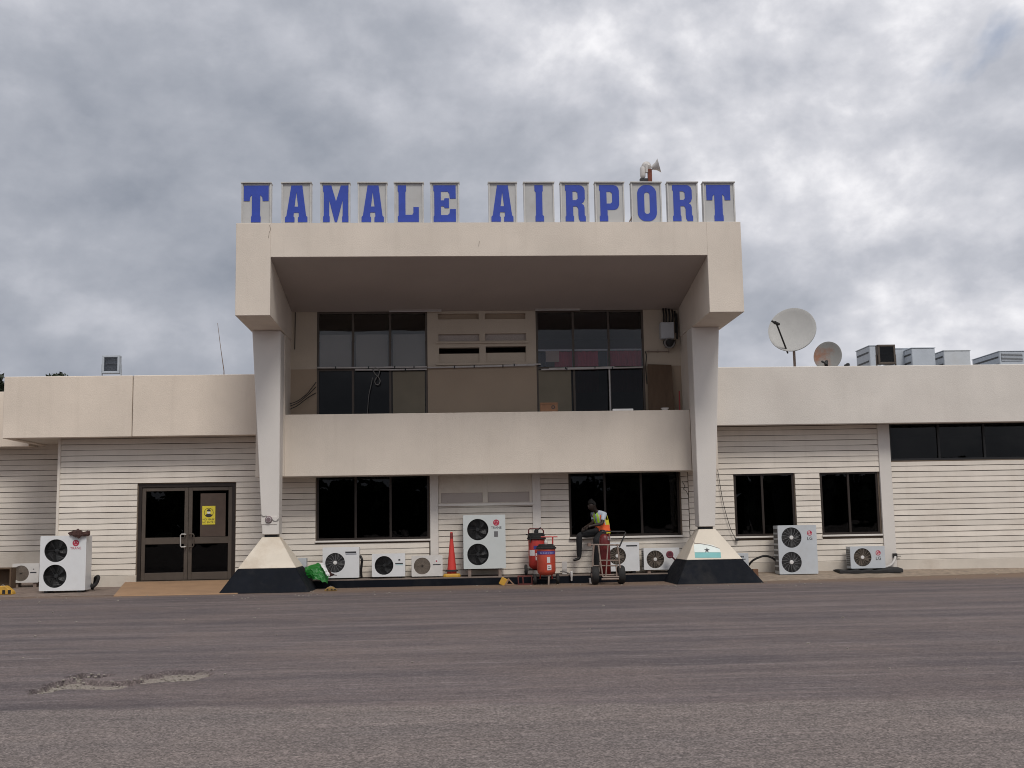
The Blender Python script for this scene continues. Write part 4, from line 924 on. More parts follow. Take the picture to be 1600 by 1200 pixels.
# ------------------------------------------------------------------ balcony clutter
YR = UY-.06
for a, c, ya, yb in ((496, 610, 574.5, 574), (555, 667, 578, 577), (600, 667, 573.8, 573.2), (668, 836, 574.5, 570.5), (706, 845, 573.5, 569), (846, 1004, 577.5, 573.8), (858, 960, 575.8, 573.5)):
    pa, pb = P(a, ya, YR), P(c, yb, YR); k_ = {496: 'sagging', 555: 'lower', 600: 'short upper', 668: 'lower', 706: 'upper', 846: 'lower', 858: 'upper'}[a]; wh = 'left upper window' if c < 670 else 'brown middle panel' if c < 850 else 'right upper window'
    o = thing('conduit', '%s white conduit pipe running across the %s' % (k_, wh), 'conduit', pa, 'white conduits across the balcony wall')
    MB().tube([pa, (pa+pb)/2+Vector((0, 0, -.004)), pb], .019, 8).build('pipe', PIPE, o, smooth=True)
    for t in (.25, .7): p = pa.lerp(pb, t); MB().box(p.x-.012, p.x+.012, YR-.025, YR+.06, p.z-.028, p.z+.028).build('clip', DARK, o)
zz = 2.66
p = P(953, 610, UY-.05); tag(MB().tube([(p.x, UY-.05, zz), (p.x, UY-.05, P(953, 578, UY).z)], .02, 8).build('downpipe', PIPE), 'white upright pipe before the right upper window', 'pipe')
pts = [P(x, y, UY-.1) for x, y in [(588, 575), (593, 578), (592, 585), (588, 590), (585.5, 596), (588, 601), (592, 600), (594, 595), (591, 589), (586, 584), (583, 578), (587, 574)]]
cable('cable_loop', 'pale cable looped in a figure eight before left upper window', 'cable', pts, .010, CABLEW)
cable('hanging_cable', 'thin pale cable hanging below the figure eight loop', 'cable', [P(582, 590, UY-.1), P(580, 600, UY-.1), P(576, 620, UY-.1), P(574, 650, UY-.1)], .006, CABLEW)
for dx, lb in ((0, 'upper'), (3, 'middle'), (7, 'lower')):
    cable('cable_bundle', '%s black cable fanning from the left balcony corner' % lb, 'cable', [P(453, 631+dx*1.2, UY-.4), P(466, 626+dx, UY-.3), P(480, 615+dx, UY-.15), P(494, 597+dx*2.4, UY-.05)], .010, CABLE)
cable('hanging_cable', 'dark cable running down the left balcony cheek wall', 'cable', [P(461.5, 488, UY-.02), P(461, 520, UY-.02), P(460.5, 546, UY-.02)], .010, CABLE)
# electrical box high on the right of the balcony wall
c0 = P(1045, 516, UY-.2); o = thing('meter_box', 'grey electrical box with black cables under the right soffit corner', 'electrical box', (c0.x, UY, P(1045, 530, UY).z))
a, c = P(1033, 529, UY-.22), P(1053, 503, UY-.22)
MB().box(a.x, c.x, UY-.22, UY-.002, a.z, c.z).build('body', CASEB, o, bevel=.012)
for i, (x0, y0, x1, y1) in enumerate(((1036, 482, 1037, 504), (1040, 482, 1041, 504), (1045, 483, 1046, 504), (1050, 484, 1051, 504), (1054, 486, 1056, 520), (1057, 490, 1058, 530))):
    MB().tube([P(x0, y0, UY-.1), P((x0+x1)/2+.8, (y0+y1)/2, UY-.16), P(x1, y1, UY-.13)], .022, 6).build('cable', CABLE, o)
MB().lathe([(.02, -.14), (.1, -.12), (.15, -.02), (.15, .04), (.1, .06)], P(1046, 535, UY-.15), 'Z', 16).build('cable_coil', CABLE, o, smooth=True)
MB().ring(P(1046, 536, UY-.25), .11, .02, 'Y', 18, 6).build('cable_ring', CABLEW, o)
p, q = P(1010, 549, UY-.06), P(1046, 549, UY-.06); tag(MB().tube([p, q], .010, 6).tube([P(1014, 546.5, UY-.06), P(1014, 552, UY-.06)], .008, 5).tube([P(1028, 546, UY-.06), P(1028, 552, UY-.06)], .008, 5).tube([P(1045, 546, UY-.06), P(1045, 552, UY-.06)], .008, 5).build('wall_bracket', STEEL), 'thin horizontal bracket bar under the electrical box', 'bracket')
cable('hanging_cable', 'black cable down the frame edge beside the electrical box', 'cable', [P(1008, 549, UY-.05), P(1010, 556, UY-.06), P(1009, 575, UY-.05), P(1011, 600, UY-.05)], .012, CABLE)
# brown board leaning, red stick, cup, carton, pale sheet on the parapet
q = [P(1012, 640, UY-.35), P(1057, 640, UY-.45), P(1049, 570, UY-.06), P(1012, 569, UY-.06)]
zt = 2.66
q[0].z = q[1].z = zt
off = Vector((0, -.02, 0)); bb = MB().hexa([q[0], q[1], q[1]-off, q[0]-off, q[3], q[2], q[2]-off, q[3]-off]); tag(bb.build('plywood_sheet', WOOD), 'brown plywood sheet leaning in the right balcony corner', 'board')
p = P(1062, 638, PBY+.05); tag(MB().tube([(p.x, PBY+.05, PBT), P(1061.5, 611, PBY+.05)], .016, 8).build('red_stick', mat('red stick', (.25, .02, .02), .6)), 'red stick standing on the parapet at its right end', 'stick')
p = P(1039, 639, PBY+.06); tag(MB().lathe([(.05, 0), (.06, .01), (.10, .055), (.095, .055), (.05, .015)], (p.x, PBY+.065, PBT), 'Z', 18).build('bowl', HUBM, smooth=True), 'white bowl on the parapet near the red stick', 'bowl')
a, c = P(844, 641, PBY+.06), P(871, 630, PBY+.06); o = thing('carton', 'open brown cardboard carton on the parapet before right upper window', 'carton', ((a.x+c.x)/2, PBY+.07, PBT))
MB().box(a.x, c.x, PBY+.015, PBY+.125, PBT+.001, c.z).build('body', CARD, o, bevel=.004)
MB().box(a.x, c.x, PBY+.005, PBY+.0145, c.z-.02, c.z+.012).build('flap', CARD, o)
p = P(864.5, 636, PBY); MB().merge(flat([circ(p.x, p.z, .042, 20), circ(p.x, p.z, .024, 20)], .001).xf(T(0, PBY+.012, 0))).build('print', TXT, o)
a, c = P(957, 640, PBY+.06), P(989, 637, PBY+.06); tag(MB().box(a.x, c.x, PBY+.02, PBY+.12, PBT, PBT+.045).build('pale_slab', PALE, bevel=.005), 'thin pale slab lying on the parapet', 'slab')
for a, c, y in ((608, 690, 487), (836, 906, 485)):
    p, q = P(a, y, UY-.1), P(c, y-.6, UY-.1); o = thing('strip_lamp', 'thin strip lamp on the soffit over the %s upper window' % ('left' if a < 700 else 'right'), 'lamp', p, 'strip lamps on the portal soffit')
    MB().box(p.x, q.x, UY-.14, UY-.09, p.z-.01, p.z+.015).build('tube', PIPE, o, bevel=.006); MB().box(p.x-.01, q.x+.01, UY-.15, UY-.08, p.z+.0155, p.z+.05).build('batten', SOFF, o)

# ------------------------------------------------------------------ things standing before the wall
# traffic cone
Yq = 26.22; p = P(706, 892, Yq); k = Yq/F
o = thing('traffic_cone', 'tall red traffic cone with a yellow base on the ledge', 'cone', (p.x, Yq, .185))
zt_ = P(706, 831, Yq).z; zb = P(706, 891, Yq).z
MB().lathe([(8.6*k, zb-.185), (8.2*k, zb-.16), (7.7*k, zb-.1), (2.5*k, zt_-.16), (1.9*k, zt_-.02), (1.6*k, zt_), (.9*k, zt_)], (p.x, Yq, 0), 'Z', 28).build('cone_body', CONE, o, smooth=True)
MB().lathe([(2.45*k, zt_-.16), (2.5*k, zt_-.15), (2.15*k, zt_-.03), (2.0*k, zt_-.03)], (p.x, Yq, 0), 'Z', 24).build('tip_sleeve', mat('darkened red rubber', (.22, .03, .03), .6), o, smooth=True)
MB().lathe([(11*k, zb+.01), (9*k, zb+.035), (7.8*k, zb+.05)], (p.x, Yq, -.035), 'Z', 24).build('black_collar', RUBBER, o, smooth=True)
MB().loft([[(p.x+sx*13*k*q_, Yq+sy*11*k*q_, .186+h) for sx, sy in ((-1, -.7), (-.7, -1), (.7, -1), (1, -.7), (1, .7), (.7, 1), (-.7, 1), (-1, .7))] for q_, h in ((1, 0), (1.02, .04), (.9, .07), (.75, .075))]).build('base', YEL, o, bevel=.004)
def wheel(par, cx, cy, cz, r, w_, name='wheel', spoke=True):
    wo = MB().lathe([(r*.55, cx-w_*.42), (r*.86, cx-w_*.5), (r*.97, cx-w_*.3), (r, cx), (r*.97, cx+w_*.3), (r*.86, cx+w_*.5), (r*.55, cx+w_*.42)], (0, cy, cz), 'X', 24).build(name, RUBBER, par, smooth=True)
    MB().lathe([(.02, cx-w_*.55), (r*.2, cx-w_*.55), (r*.25, cx-w_*.3), (r*.54, cx-w_*.25), (r*.56, cx-w_*.40), (r*.56, cx+w_*.40), (r*.54, cx+w_*.25), (r*.25, cx+w_*.3), (r*.2, cx+w_*.55), (.02, cx+w_*.55)], (0, cy, cz), 'X', 20).build('rim', STEEL, wo, smooth=True)
# wheeled extinguisher at the back
Y1 = 26.15; k = Y1/F; c = P(838.5, 860, Y1)
o = thing('wheeled_extinguisher', 'darker red wheeled extinguisher with hoop handle, standing behind the other', 'extinguisher', (c.x, Y1, .185), 'red wheeled extinguishers')
r = 12.8*k; z0, z1 = P(838, 887, Y1).z, P(838, 838, Y1).z
MB().lathe([(.02, z0-.04), (r*.6, z0-.025), (r*.92, z0+.02), (r, z0+.08), (r, z1-.10), (r*.9, z1-.03), (r*.6, z1+.02), (.03, z1+.04)], (c.x, Y1, 0), 'Z', 28).build('tank', RED, o, smooth=True)
MB().tube([(c.x-r*.95, Y1+.05, z1-.1), P(826, 828, Y1+.05), P(828, 826, Y1+.05), P(846, 826, Y1+.05), P(849, 829, Y1+.05), (c.x+r*.95, Y1+.05, z1-.1)], .016, 8).build('handle', mat('dark red tube', (.10, .012, .010), .5), o, smooth=True)
b = MB()
for i in range(4): b.ring((c.x, Y1, z1-.05+i*.035), r*1.06-.012*i, .022, 'Z', 28, 6)
b.build('hose_coil', RUBBER, o, smooth=True)
MB().lathe([(.03, 0), (.05, .02), (.05, .10), (.02, .13)], (c.x, Y1, z1+.03), 'Z', 14).build('valve', DARK, o, smooth=True)
MB().tube([(c.x-.02, Y1-.03, z1+.10), (c.x+.10, Y1-.06, z1+.20)], .012, 6).build('valve_lever', DARK, o)
MB().tube([P(822, 835, Y1-.1), P(826, 836, Y1-.12), P(829, 840, Y1-.14), P(828, 848, Y1-.16)], .016, 6).build('hose_nozzle', RUBBER, o)
def wrapped(name, m, rr, cx, cy, a0, a1, za, zb_, par, n=10):
    R_ = rr+.003; ri = rr-.002; A = [math.radians(a0+(a1-a0)*i/n) for i in range(n+1)]
    v = [(cx+R_*math.sin(a), cy-R_*math.cos(a), z) for z in (za, zb_) for a in A] + [(cx+ri*math.sin(a), cy-ri*math.cos(a), z) for z in (za, zb_) for a in A]
    q = n+1; f = []
    for i in range(n): f += [(i, i+1, q+i+1, q+i), (2*q+i, 3*q+i, 3*q+i+1, 2*q+i+1), (i, 2*q+i, 2*q+i+1, i+1), (q+i, q+i+1, 3*q+i+1, 3*q+i)]
    f += [(0, q, 3*q, 2*q), (n, 2*q+n, 3*q+n, q+n)]
    return MB().add(v, f).build(name, m, par)
BLUEL = mat('blue label', (.045, .04, .22), .5, .1, 8); WHL = mat('white label', (.62, .6, .6), .6, .06, 8)
wrapped('blue_label', BLUEL, r, c.x, Y1, -25, 45, P(838, 858, Y1).z, P(838, 852.5, Y1).z, o)
wrapped('instruction_label', WHL, r, c.x, Y1, -62, -18, P(838, 868, Y1).z, P(838, 859, Y1).z, o)
wrapped('instruction_label', WHL, r, c.x, Y1, -12, 30, P(838, 875, Y1).z, P(838, 864, Y1).z, o)
wrapped('label_print', RED, r+.003, c.x, Y1, -8, 25, P(838, 870, Y1).z, P(838, 868, Y1).z, o)
for xx in (P(822, 885, Y1).x, P(854, 885, Y1).x): wheel(o, xx, Y1+.05, .185+8.4*k, 8.4*k, 4.4*k)
MB().tube([(P(820, 885, Y1).x, Y1+.05, .185+8.4*k), (P(856, 885, Y1).x, Y1+.05, .185+8.4*k)], .014, 8).build('axle', DARK, o)
# front one
g0 = G(858, 914, 0); Y2 = 25.55; k = Y2/F; c = P(853.5, 875, Y2)
o = thing('wheeled_extinguisher', 'faded orange red wheeled extinguisher with blue band, nearest the camera', 'extinguisher', (c.x, Y2, 0), 'red wheeled extinguishers')
r = 14.3*k; z0, z1 = P(853, 897, Y2).z, P(853, 853, Y2).z
MB().lathe([(.02, z0-.03), (r*.6, z0-.02), (r*.9, z0+.015), (r, z0+.07), (r, z1-.07), (r*.94, z1-.02), (r*.7, z1+.02), (.05, z1+.035)], (c.x, Y2, 0), 'Z', 32).build('tank', RED2, o, smooth=True)
b = MB()
for i in range(3): b.ring((c.x, Y2, z1-.045+i*.032), r*1.04-.03*i, .022, 'Z', 32, 6)
b.build('hose_coil', RUBBER, o, smooth=True)
MB().lathe([(.03, 0), (.04, .02), (.035, .08), (.015, .10)], (c.x, Y2, z1+.03), 'Z', 14).build('valve', ALU, o, smooth=True)
MB().tube([P(863.5, 853, Y2+.1), P(863.5, 839, Y2+.12)], .016, 8).tube([P(845, 839, Y2+.12), P(871, 838.5, Y2+.12)], .015, 8).build('tee_handle', RED, o, smooth=True)
wrapped('blue_band', BLUEL, r, c.x, Y2, -78, 62, P(853, 866, Y2).z, P(853, 861, Y2).z, o, 18)
for i in range(9):
    a = -46+i*10.5; wrapped('band_letter', mat('pale blue print', (.22, .22, .42), .5) if i == 0 else MATS['pale blue print'], r+.003, c.x, Y2, a, a+(6.5 if i % 3 else 8), P(853, 865, Y2).z, P(853, 862.4 + (i % 2)*.5, Y2).z, o, 2)
wrapped('shield_label', WHL, r, c.x, Y2, 0, 20, P(853, 879, Y2).z, P(853, 870, Y2).z, o)
wrapped('white_label', WHL, r, c.x, Y2, 0, 27, P(853, 890.5, Y2).z, P(853, 882, Y2).z, o)
wrapped('label_print', TXT, r+.003, c.x, Y2, 5, 22, P(853, 888.5, Y2).z, P(853, 887.5, Y2).z, o)
wrapped('label_print', TXT, r+.003, c.x, Y2, 5, 18, P(853, 885.5, Y2).z, P(853, 884.7, Y2).z, o)
MB().tube([(c.x+.045, Y2-.1, z0+.01), (P(857, 913, Y2-.15).x, Y2-.18, .0)], .02, 8).build('front_leg', STEEL, o)
for xx in (P(836.5, 905, Y2).x, P(872, 905, Y2).x): wheel(o, xx, Y2+.12, 8.2*k, 8.2*k, 4.5*k)
MB().tube([(P(834, 905, Y2).x, Y2+.12, 8.2*k), (P(874, 905, Y2).x, Y2+.12, 8.2*k)], .016, 8).build('axle', DARK, o)
for sx in (-.6, .6): MB().tube([(c.x+sx*r, Y2+.1, z0+.05), (c.x+sx*r*1.1, Y2+.12, 8.2*k)], .016, 8).build('strut', RED, o)

# hand cart with dark red cylinder
Y3 = 25.05; k = Y3/F
g = P(950, 905, Y3); o = thing('hand_cart', 'rusty tube framed two wheeled hand cart', 'cart', (g.x, Y3, 0))
def tb(name, pts, r_=.017, m=STEEL): return MB().tube([P(x, y, Y3+dy) for x, y, dy in pts], r_, 8).build(name, m, o, smooth=True)
tb('top_rail', [(920, 851, .1), (968, 851.5, .1)], .018)
tb('upright', [(928, 850, .1), (926.5, 870, .08), (925.5, 893, .05)], .02)
tb('upright', [(935, 852, .05), (938.5, 880, -.02), (942, 901.5, -.08)])
tb('upright', [(950, 852, .05), (948, 880, -.02), (946.5, 901, -.08)], .014)
tb('upright', [(964.5, 850, .05), (968, 880, -.02), (971, 901, -.08)])
tb('upright', [(962.5, 883, .02), (964, 902, -.06)], .014)
tb('cross_bar', [(938, 875.7, 0), (968.5, 875.7, 0)], .015)
tb('cross_bar', [(928, 884, .06), (966, 884, .03)], .015)
tb('cross_bar', [(942, 901.3, -.08), (971.5, 901, -.08)], .018)
tb('toe_plate_bar', [(940, 905, -.12), (967, 904.5, -.12)], .022)
tb('handle', [(968, 854, .1), (972, 845, .18), (977.5, 832.5, .28), (976, 830.5, .3), (950, 830.5, .3)], .017, CABLE)
tb('latch_knob', [(920, 848.5, .1), (921, 853.5, .1)], .04, STEEL)
rw_ = 14.6*k
for xx in (930.5, 971.5): wheel(o, P(xx, 905, Y3).x, Y3+.08, rw_, rw_, 10.5*k)
MB().tube([(P(925, 905, Y3).x, Y3+.08, rw_), (P(977, 905, Y3).x, Y3+.08, rw_)], .018, 8).build('axle', STEEL, o)
r = 8.7*k; Yc = Y3+.32; c = P(945.5, 880, Yc); z0, z1 = P(945, 901, Yc).z, P(945, 834, Yc).z
o2 = thing('gas_cylinder', 'dark red gas cylinder carried upright on the hand cart', 'cylinder', (c.x, Yc, z0))
MB().lathe([(r*.9, z0), (r, z0+.03), (r, z1-.16), (r*.92, z1-.09), (r*.7, z1-.03), (r*.3, z1)], (c.x, Yc, 0), 'Z', 28).build('tank', DRED, o2, smooth=True)
MB().tube([(c.x, Yc, z1-.01), (c.x, Yc, z1+.06)], .03, 10).tube([(c.x-.05, Yc, z1+.05), (c.x+.09, Yc, z1+.05)], .022, 8).build('valve', DARK, o2)
MB().ring((c.x+.09, Yc-.05, z1-.07), .075, .014, 'X', 18, 6).build('valve_guard', DRED, o2)
MB().box(c.x+r*.5, c.x+r*.95, Yc-r*.85, Yc-r*.7, z1-.14, z1-.06).build('paper_tag', WHL, o2)

# ------------------------------------------------------------------ seated person
def person():
    V_, E_, R_, Mt, roots = [], [], [], [], []
    def vtx(p, r, m): V_.append(Vector(p)); R_.append(r if isinstance(r, tuple) else (r, r)); Mt.append(m); return len(V_)-1
    def chain(a, *pts):
        for p, r, m in pts: b_ = vtx(p, r, m); E_.append((a, b_)); a = b_
        return a
    fw = Vector((-.80, -.60, 0)); lf = Vector((.60, -.80, 0)); up = Vector((0, 0, 1))
    pel = P(941, 829.5, 26.56); roots.append(vtx(pel, (.135, .12), 'trou'))
    wst = vtx(P(941, 822, 26.55), (.125, .105), 'shirt'); E_.append((0, wst))
    chs = vtx(P(938.5, 810, 26.49), (.15, .115), 'shirt'); E_.append((wst, chs))
    upc = vtx(P(936, 803, 26.45), (.12, .09), 'shirt'); E_.append((chs, upc))
    nk = vtx(P(931.5, 799, 26.41), .055, 'skin'); E_.append((upc, nk))
    hd = P(924, 791, 26.35)
    chain(nk, (P(928.5, 796, 26.39), .058, 'skin'), (hd+Vector((.03, 0, -.02)), (.088, .09), 'skin'), (hd+Vector((.015, 0, .05)), (.092, .095), 'skin'), (hd+Vector((.01, .0, .115)), (.05, .055), 'skin'))
    chain(len(V_)-3, (hd+fw*.085+up*-.055, (.042, .04), 'skin'))          # jaw
    # near (left) arm: short sleeve, forearm laid across the lap
    sh = V_[upc]+lf*.165+up*-.01
    el = P(940.5, 818.5, 26.24); wr = P(924, 821.5, 26.14); hn = P(919, 823.5, 26.12)
    chain(upc, (sh, .068, 'shirt'), (sh.lerp(el, .5), .060, 'shirt'), (sh.lerp(el, .62), .046, 'skin'), (el, .042, 'skin'), (el.lerp(wr, .4), .042, 'skin'), (wr, .028, 'skin'), (hn, (.038, .020), 'skin'))
    sh2 = V_[upc]-lf*.165+up*-.01; el2 = P(926, 817, 26.50); wr2 = P(916, 822.5, 26.22); hn2 = P(912.5, 825.5, 26.16)
    chain(upc, (sh2, .068, 'shirt'), (sh2.lerp(el2, .5), .060, 'shirt'), (sh2.lerp(el2, .62), .046, 'skin'), (el2, .042, 'skin'), (wr2, .028, 'skin'), (hn2, (.036, .020), 'skin'))
    # legs: the far one hangs over the sill, the near one stands on the ledge
    k1 = P(905, 836, 26.22); a1 = P(905, 868, 26.28)
    hp1 = P(934, 831.5, 26.50)
    chain(0, (hp1, .105, 'trou'), (hp1.lerp(k1, .5), .095, 'trou'), (k1, .078, 'trou'), (k1.lerp(a1, .35), .075, 'trou'), (a1, .060, 'trou'), (P(904.5, 873, 26.27), (.045, .04), 'shoe'), (P(899, 874.5, 26.22), (.045, .032), 'shoe'), (P(895.5, 875.5, 26.19), (.036, .024), 'shoe'))
    k2 = P(931.5, 843, 26.02); a2 = P(932, 886, 26.16); hp2 = P(943, 833, 26.46)
    chain(0, (hp2, .105, 'trou'), (hp2.lerp(k2, .5), .095, 'trou'), (k2, .078, 'trou'), (k2.lerp(a2, .35), .075, 'trou'), (a2, .060, 'trou'), (P(931.5, 892, 26.14), (.045, .045), 'shoe'), (P(927.5, 895, 26.08), (.045, .034), 'shoe'), (P(924.5, 896, 26.04), (.036, .024), 'shoe'))
    # fingers: five short bent chains per hand
    for h_, w_ in ((hn, wr), (hn2, wr2)):
        d = (h_-w_).normalized(); sd_ = d.cross(up).normalized(); dn = d.cross(sd_).normalized()
        if dn.z > 0: dn = -dn
        for i, ln in enumerate((.068, .078, .072, .055)):
            o_ = h_ + sd_*(.032-.021*i) + d*.012
            roots.append(vtx(o_, .0095, 'skin'))
            chain(len(V_)-1, (o_+d*ln*.45+dn*.008, .009, 'skin'), (o_+d*ln*.75+dn*.028, .0085, 'skin'), (o_+d*ln*.88+dn*.05, .007, 'skin'))
        o_ = h_ + sd_*.03 - d*.03; roots.append(vtx(o_, .011, 'skin')); chain(len(V_)-1, (o_+sd_*.022+d*.02, .010, 'skin'), (o_+sd_*.026+d*.045+dn*.015, .008, 'skin'))
    me = bpy.data.meshes.new('b'); me.from_pydata(V_, E_, []); ob = bpy.data.objects.new('b', me); COL.objects.link(ob)
    ob.modifiers.new('s', 'SKIN'); sv = me.skin_vertices[0].data
    for i, r_ in enumerate(R_): sv[i].radius = r_; sv[i].use_root = i in roots
    ss = ob.modifiers.new('u', 'SUBSURF'); ss.levels = 2; ss.render_levels = 2
    dg = bpy.context.evaluated_depsgraph_get(); dg.update(); em = bpy.data.meshes.new_from_object(ob.evaluated_get(dg))
    bpy.data.objects.remove(ob); bpy.data.meshes.remove(me)
    base = Vector((pel.x, 26.5, .185))
    o = thing('person', 'person in hi-vis vest and black trousers sitting on the window sill', 'person', base)
    em.transform(Matrix.Translation(-base)); em.name = 'body'
    ms = [SKIN, SHIRT, TROU, SHOE]; ix = {'skin': 0, 'shirt': 1, 'trou': 2, 'shoe': 3}
    em.materials.clear()
    for m in ms: em.materials.append(m)
    for pf in em.polygons:
        c = Vector(pf.center)+base; best, bi = 9, 0
        for a, b_ in E_:
            for t in (.0, .25, .5, .75, 1):
                q = V_[a].lerp(V_[b_], t); d = (q-c).length - (R_[a][0]*(1-t)+R_[b_][0]*t)
                if d < best: best = d; bi = a if t < .5 else b_
        pf.material_index = ix[Mt[bi]]; pf.use_smooth = True
    bo = bpy.data.objects.new('body', em); COL.objects.link(bo); bo.parent = o; OFF[bo.name] = base
    # face and hair
    HAIR = mat('black hair', (.006, .005, .005), .9, .2, 40)
    b = MB(); rings = []
    hc = hd+Vector((.015, 0, .045))
    for i in range(6):
        t = math.pi*.5*i/6; rr = .099*math.cos(t)
        rings.append([hc + fw*(rr*math.cos(a)*(1.0 if math.cos(a) < 0 else .92)) + lf*(rr*math.sin(a)) + up*(.02*(1 if math.cos(a) > .3 else -1)+.115*math.sin(t)) for a in [2*math.pi*j/18 for j in range(18)]])
    b.loft(rings).build('hair', HAIR, o, smooth=True)
    MB().loft([[hd+fw*.095+lf*.008*sx+up*z for sx in (-1, 1)]+[hd+fw*.112+up*(z-.01)] for z in (.03, -.005, -.02)]).build('nose', SKIN, o, smooth=True)
    for s_ in (-1, 1):
        MB().ball(hd+fw*.084+lf*.034*s_+up*.028,   .010, .010, .006).build('eye', mat('eye', (.05, .04, .035), .3), o, smooth=True)
        MB().ball(hd+lf*.09*s_+up*.01+fw*-.01, .012, .014, .03).build('ear', SKIN, o, smooth=True)
    MB().ball(hd+fw*.098+up*-.045, .012, .024, .008).build('mouth', mat('lips', (.05, .018, .015), .6), o, smooth=True)
    # vest: shell round the torso with tapes
    b = MB(); path = [(P(942, 833.5, 26.55), .185, .165), (P(942, 830, 26.55), .188, .168), (P(941.5, 826, 26.55), .185, .162), (P(941, 820, 26.54), .185, .158), (P(939, 812.5, 26.50), .192, .158), (P(937.3, 806, 26.47), .192, .146), (P(936, 801.7, 26.45), .165, .112), (P(935, 799.3, 26.44), .115, .085)]
    n = 40; rings = []
    for c, hw, hd_ in path: rings.append([c + lf*(hw*math.sin(2*math.pi*i/n)) + fw*(hd_*math.cos(2*math.pi*i/n)) for i in range(n)])
    faces = []; mi = []
    for kx in range(len(rings)-1):
        for i in range(n):
            a = (i+.5)/n*360; a = a-360 if a > 180 else a
            if abs(a) < 7 and kx > 2: continue                       # open front
            if kx >= 4 and 78 < abs(a) < 104 and kx < 6: continue         # arm holes
            m_ = 0
            if kx in (1, 2): m_ = 2 if kx == 1 or abs(a) < 120 else 3
            elif kx == 0: m_ = 1
            elif 36 < abs(a) < 62: m_ = 2
            elif 30 < abs(a) <= 36 or 62 <= abs(a) < 68: m_ = 3
            elif abs(a) >= 64: m_ = 1
            faces.append((kx*n+i, kx*n+(i+1) % n, (kx+1)*n+(i+1) % n, (kx+1)*n+i)); mi.append(m_)
    b.v = [Vector(p) for r_ in rings for p in r_]; b.f = faces; b.m = mi
    b.build('vest', [LIME, YELV, ORNG, SILV], o, smooth=True)
person()

# ------------------------------------------------------------------ small clutter
def lump(name, label, cat, c, rx, ry, rz, m, amp, freq, n=22, k=14, spikes=1.0, mats=None, patch=None, zmin=None, par=None):
    b = MB().ball((0, 0, 0), 1, 1, 1, n, k); out_ = []
    for p in b.v:
        q = p.normalized(); d = 1+amp*(fb(q.x*freq+7+c[0], q.y*freq+q.z*freq*1.3)-.5)*2 + amp*.6*(abs(math.sin(q.x*7+q.z*5))-.5)*spikes
        z = c[2]+q.z*rz*d
        out_.append(Vector((c[0]+q.x*rx*d, c[1]+q.y*ry*d, max(z, zmin) if zmin is not None else z)))
    b.v = out_
    if patch:
        b.m = [1 if patch((sum((b.v[i].x for i in f))/len(f)-c[0])/rx, (sum((b.v[i].z for i in f))/len(f)-c[2])/rz, random.random()) else 0 for f in b.f]
        return tag(b.build(name, mats), label, cat)
    return tag(b.build(name, m), label, cat)
# tarpaulin: a crumpled sheet slumped over the ledge end
def sheet(name, label, cat, rows, m, thick=.012, amp=.025):
    R_, n = len(rows), len(rows[0]); S = 4; pts = []
    for i in range((R_-1)*S+1):
        r0 = min(i//S, R_-2); t = i/S-r0; line = []
        for j in range((n-1)*S+1):
            c0 = min(j//S, n-2); u = j/S-c0
            p = (rows[r0][c0]*(1-u)+rows[r0][c0+1]*u)*(1-t) + (rows[r0+1][c0]*(1-u)+rows[r0+1][c0+1]*u)*t
            h = (fb(i*.55+3, j*.6)-.5)*2*amp + (abs(math.sin(i*.9+j*.5))-.6)*amp
            line.append(p+Vector((h*.4, -abs(h), h*.7)))
        pts.append(line)
    C_ = len(pts[0]); fl = [p for l_ in pts for p in l_]; f = []
    for i in range(len(pts)-1):
        for j in range(C_-1): f.append((i*C_+j, i*C_+j+1, (i+1)*C_+j+1, (i+1)*C_+j))
    b = MB().add(fl, f); o = b.build(name, m); md = o.modifiers.new('solid', 'SOLIDIFY'); md.thickness = thick; return tag(o, label, cat)
rows = [[P(476, 887, 25.75), P(487, 883, 25.78), P(497, 879, 25.85), P(504, 884, 25.85), P(508, 889, 25.85)],
        [P(477, 893, 25.68), P(488, 889, 25.62), P(498, 884.5, 25.66), P(506, 888, 25.7), P(512, 893, 25.75)],
        [P(480, 900, 25.66), P(490, 898, 25.55), P(500, 895, 25.55), P(508, 897, 25.6), P(514, 900, 25.68)],
        [P(484, 904, 25.66), P(492, 905, 25.52), P(501, 907, 25.5), P(509, 910, 25.52), P(512, 911.5, 25.6)]]
tg = sheet('green_tarpaulin', 'crumpled green plastic tarpaulin beside the left pyramid', 'tarpaulin', rows, GREEN, .01, .022)
tag(sheet('white_sack', 'torn white scrap lying on the green tarpaulin', 'sack', [[P(499, 880, 25.62), P(505, 880.5, 25.62)], [P(503, 886, 25.58), P(508, 886, 25.58)], [P(508, 893, 25.5), P(513, 892.5, 25.52)], [P(511, 900, 25.48), P(515.5, 899, 25.5)]], PALE, .006, .02), 'torn white scrap lying on the green tarpaulin', 'sack')
tag(sheet('dark_rag', 'dark rag between green tarpaulin and the nearest unit', 'rag', [[P(511, 889, 25.8), P(517, 894, 25.82)], [P(514, 897, 25.75), P(523, 898, 25.8)], [P(515, 901.5, 25.75), P(527, 898.5, 25.8)]], BROWNC, .008, .02), 'dark rag between green tarpaulin and the nearest unit', 'rag')
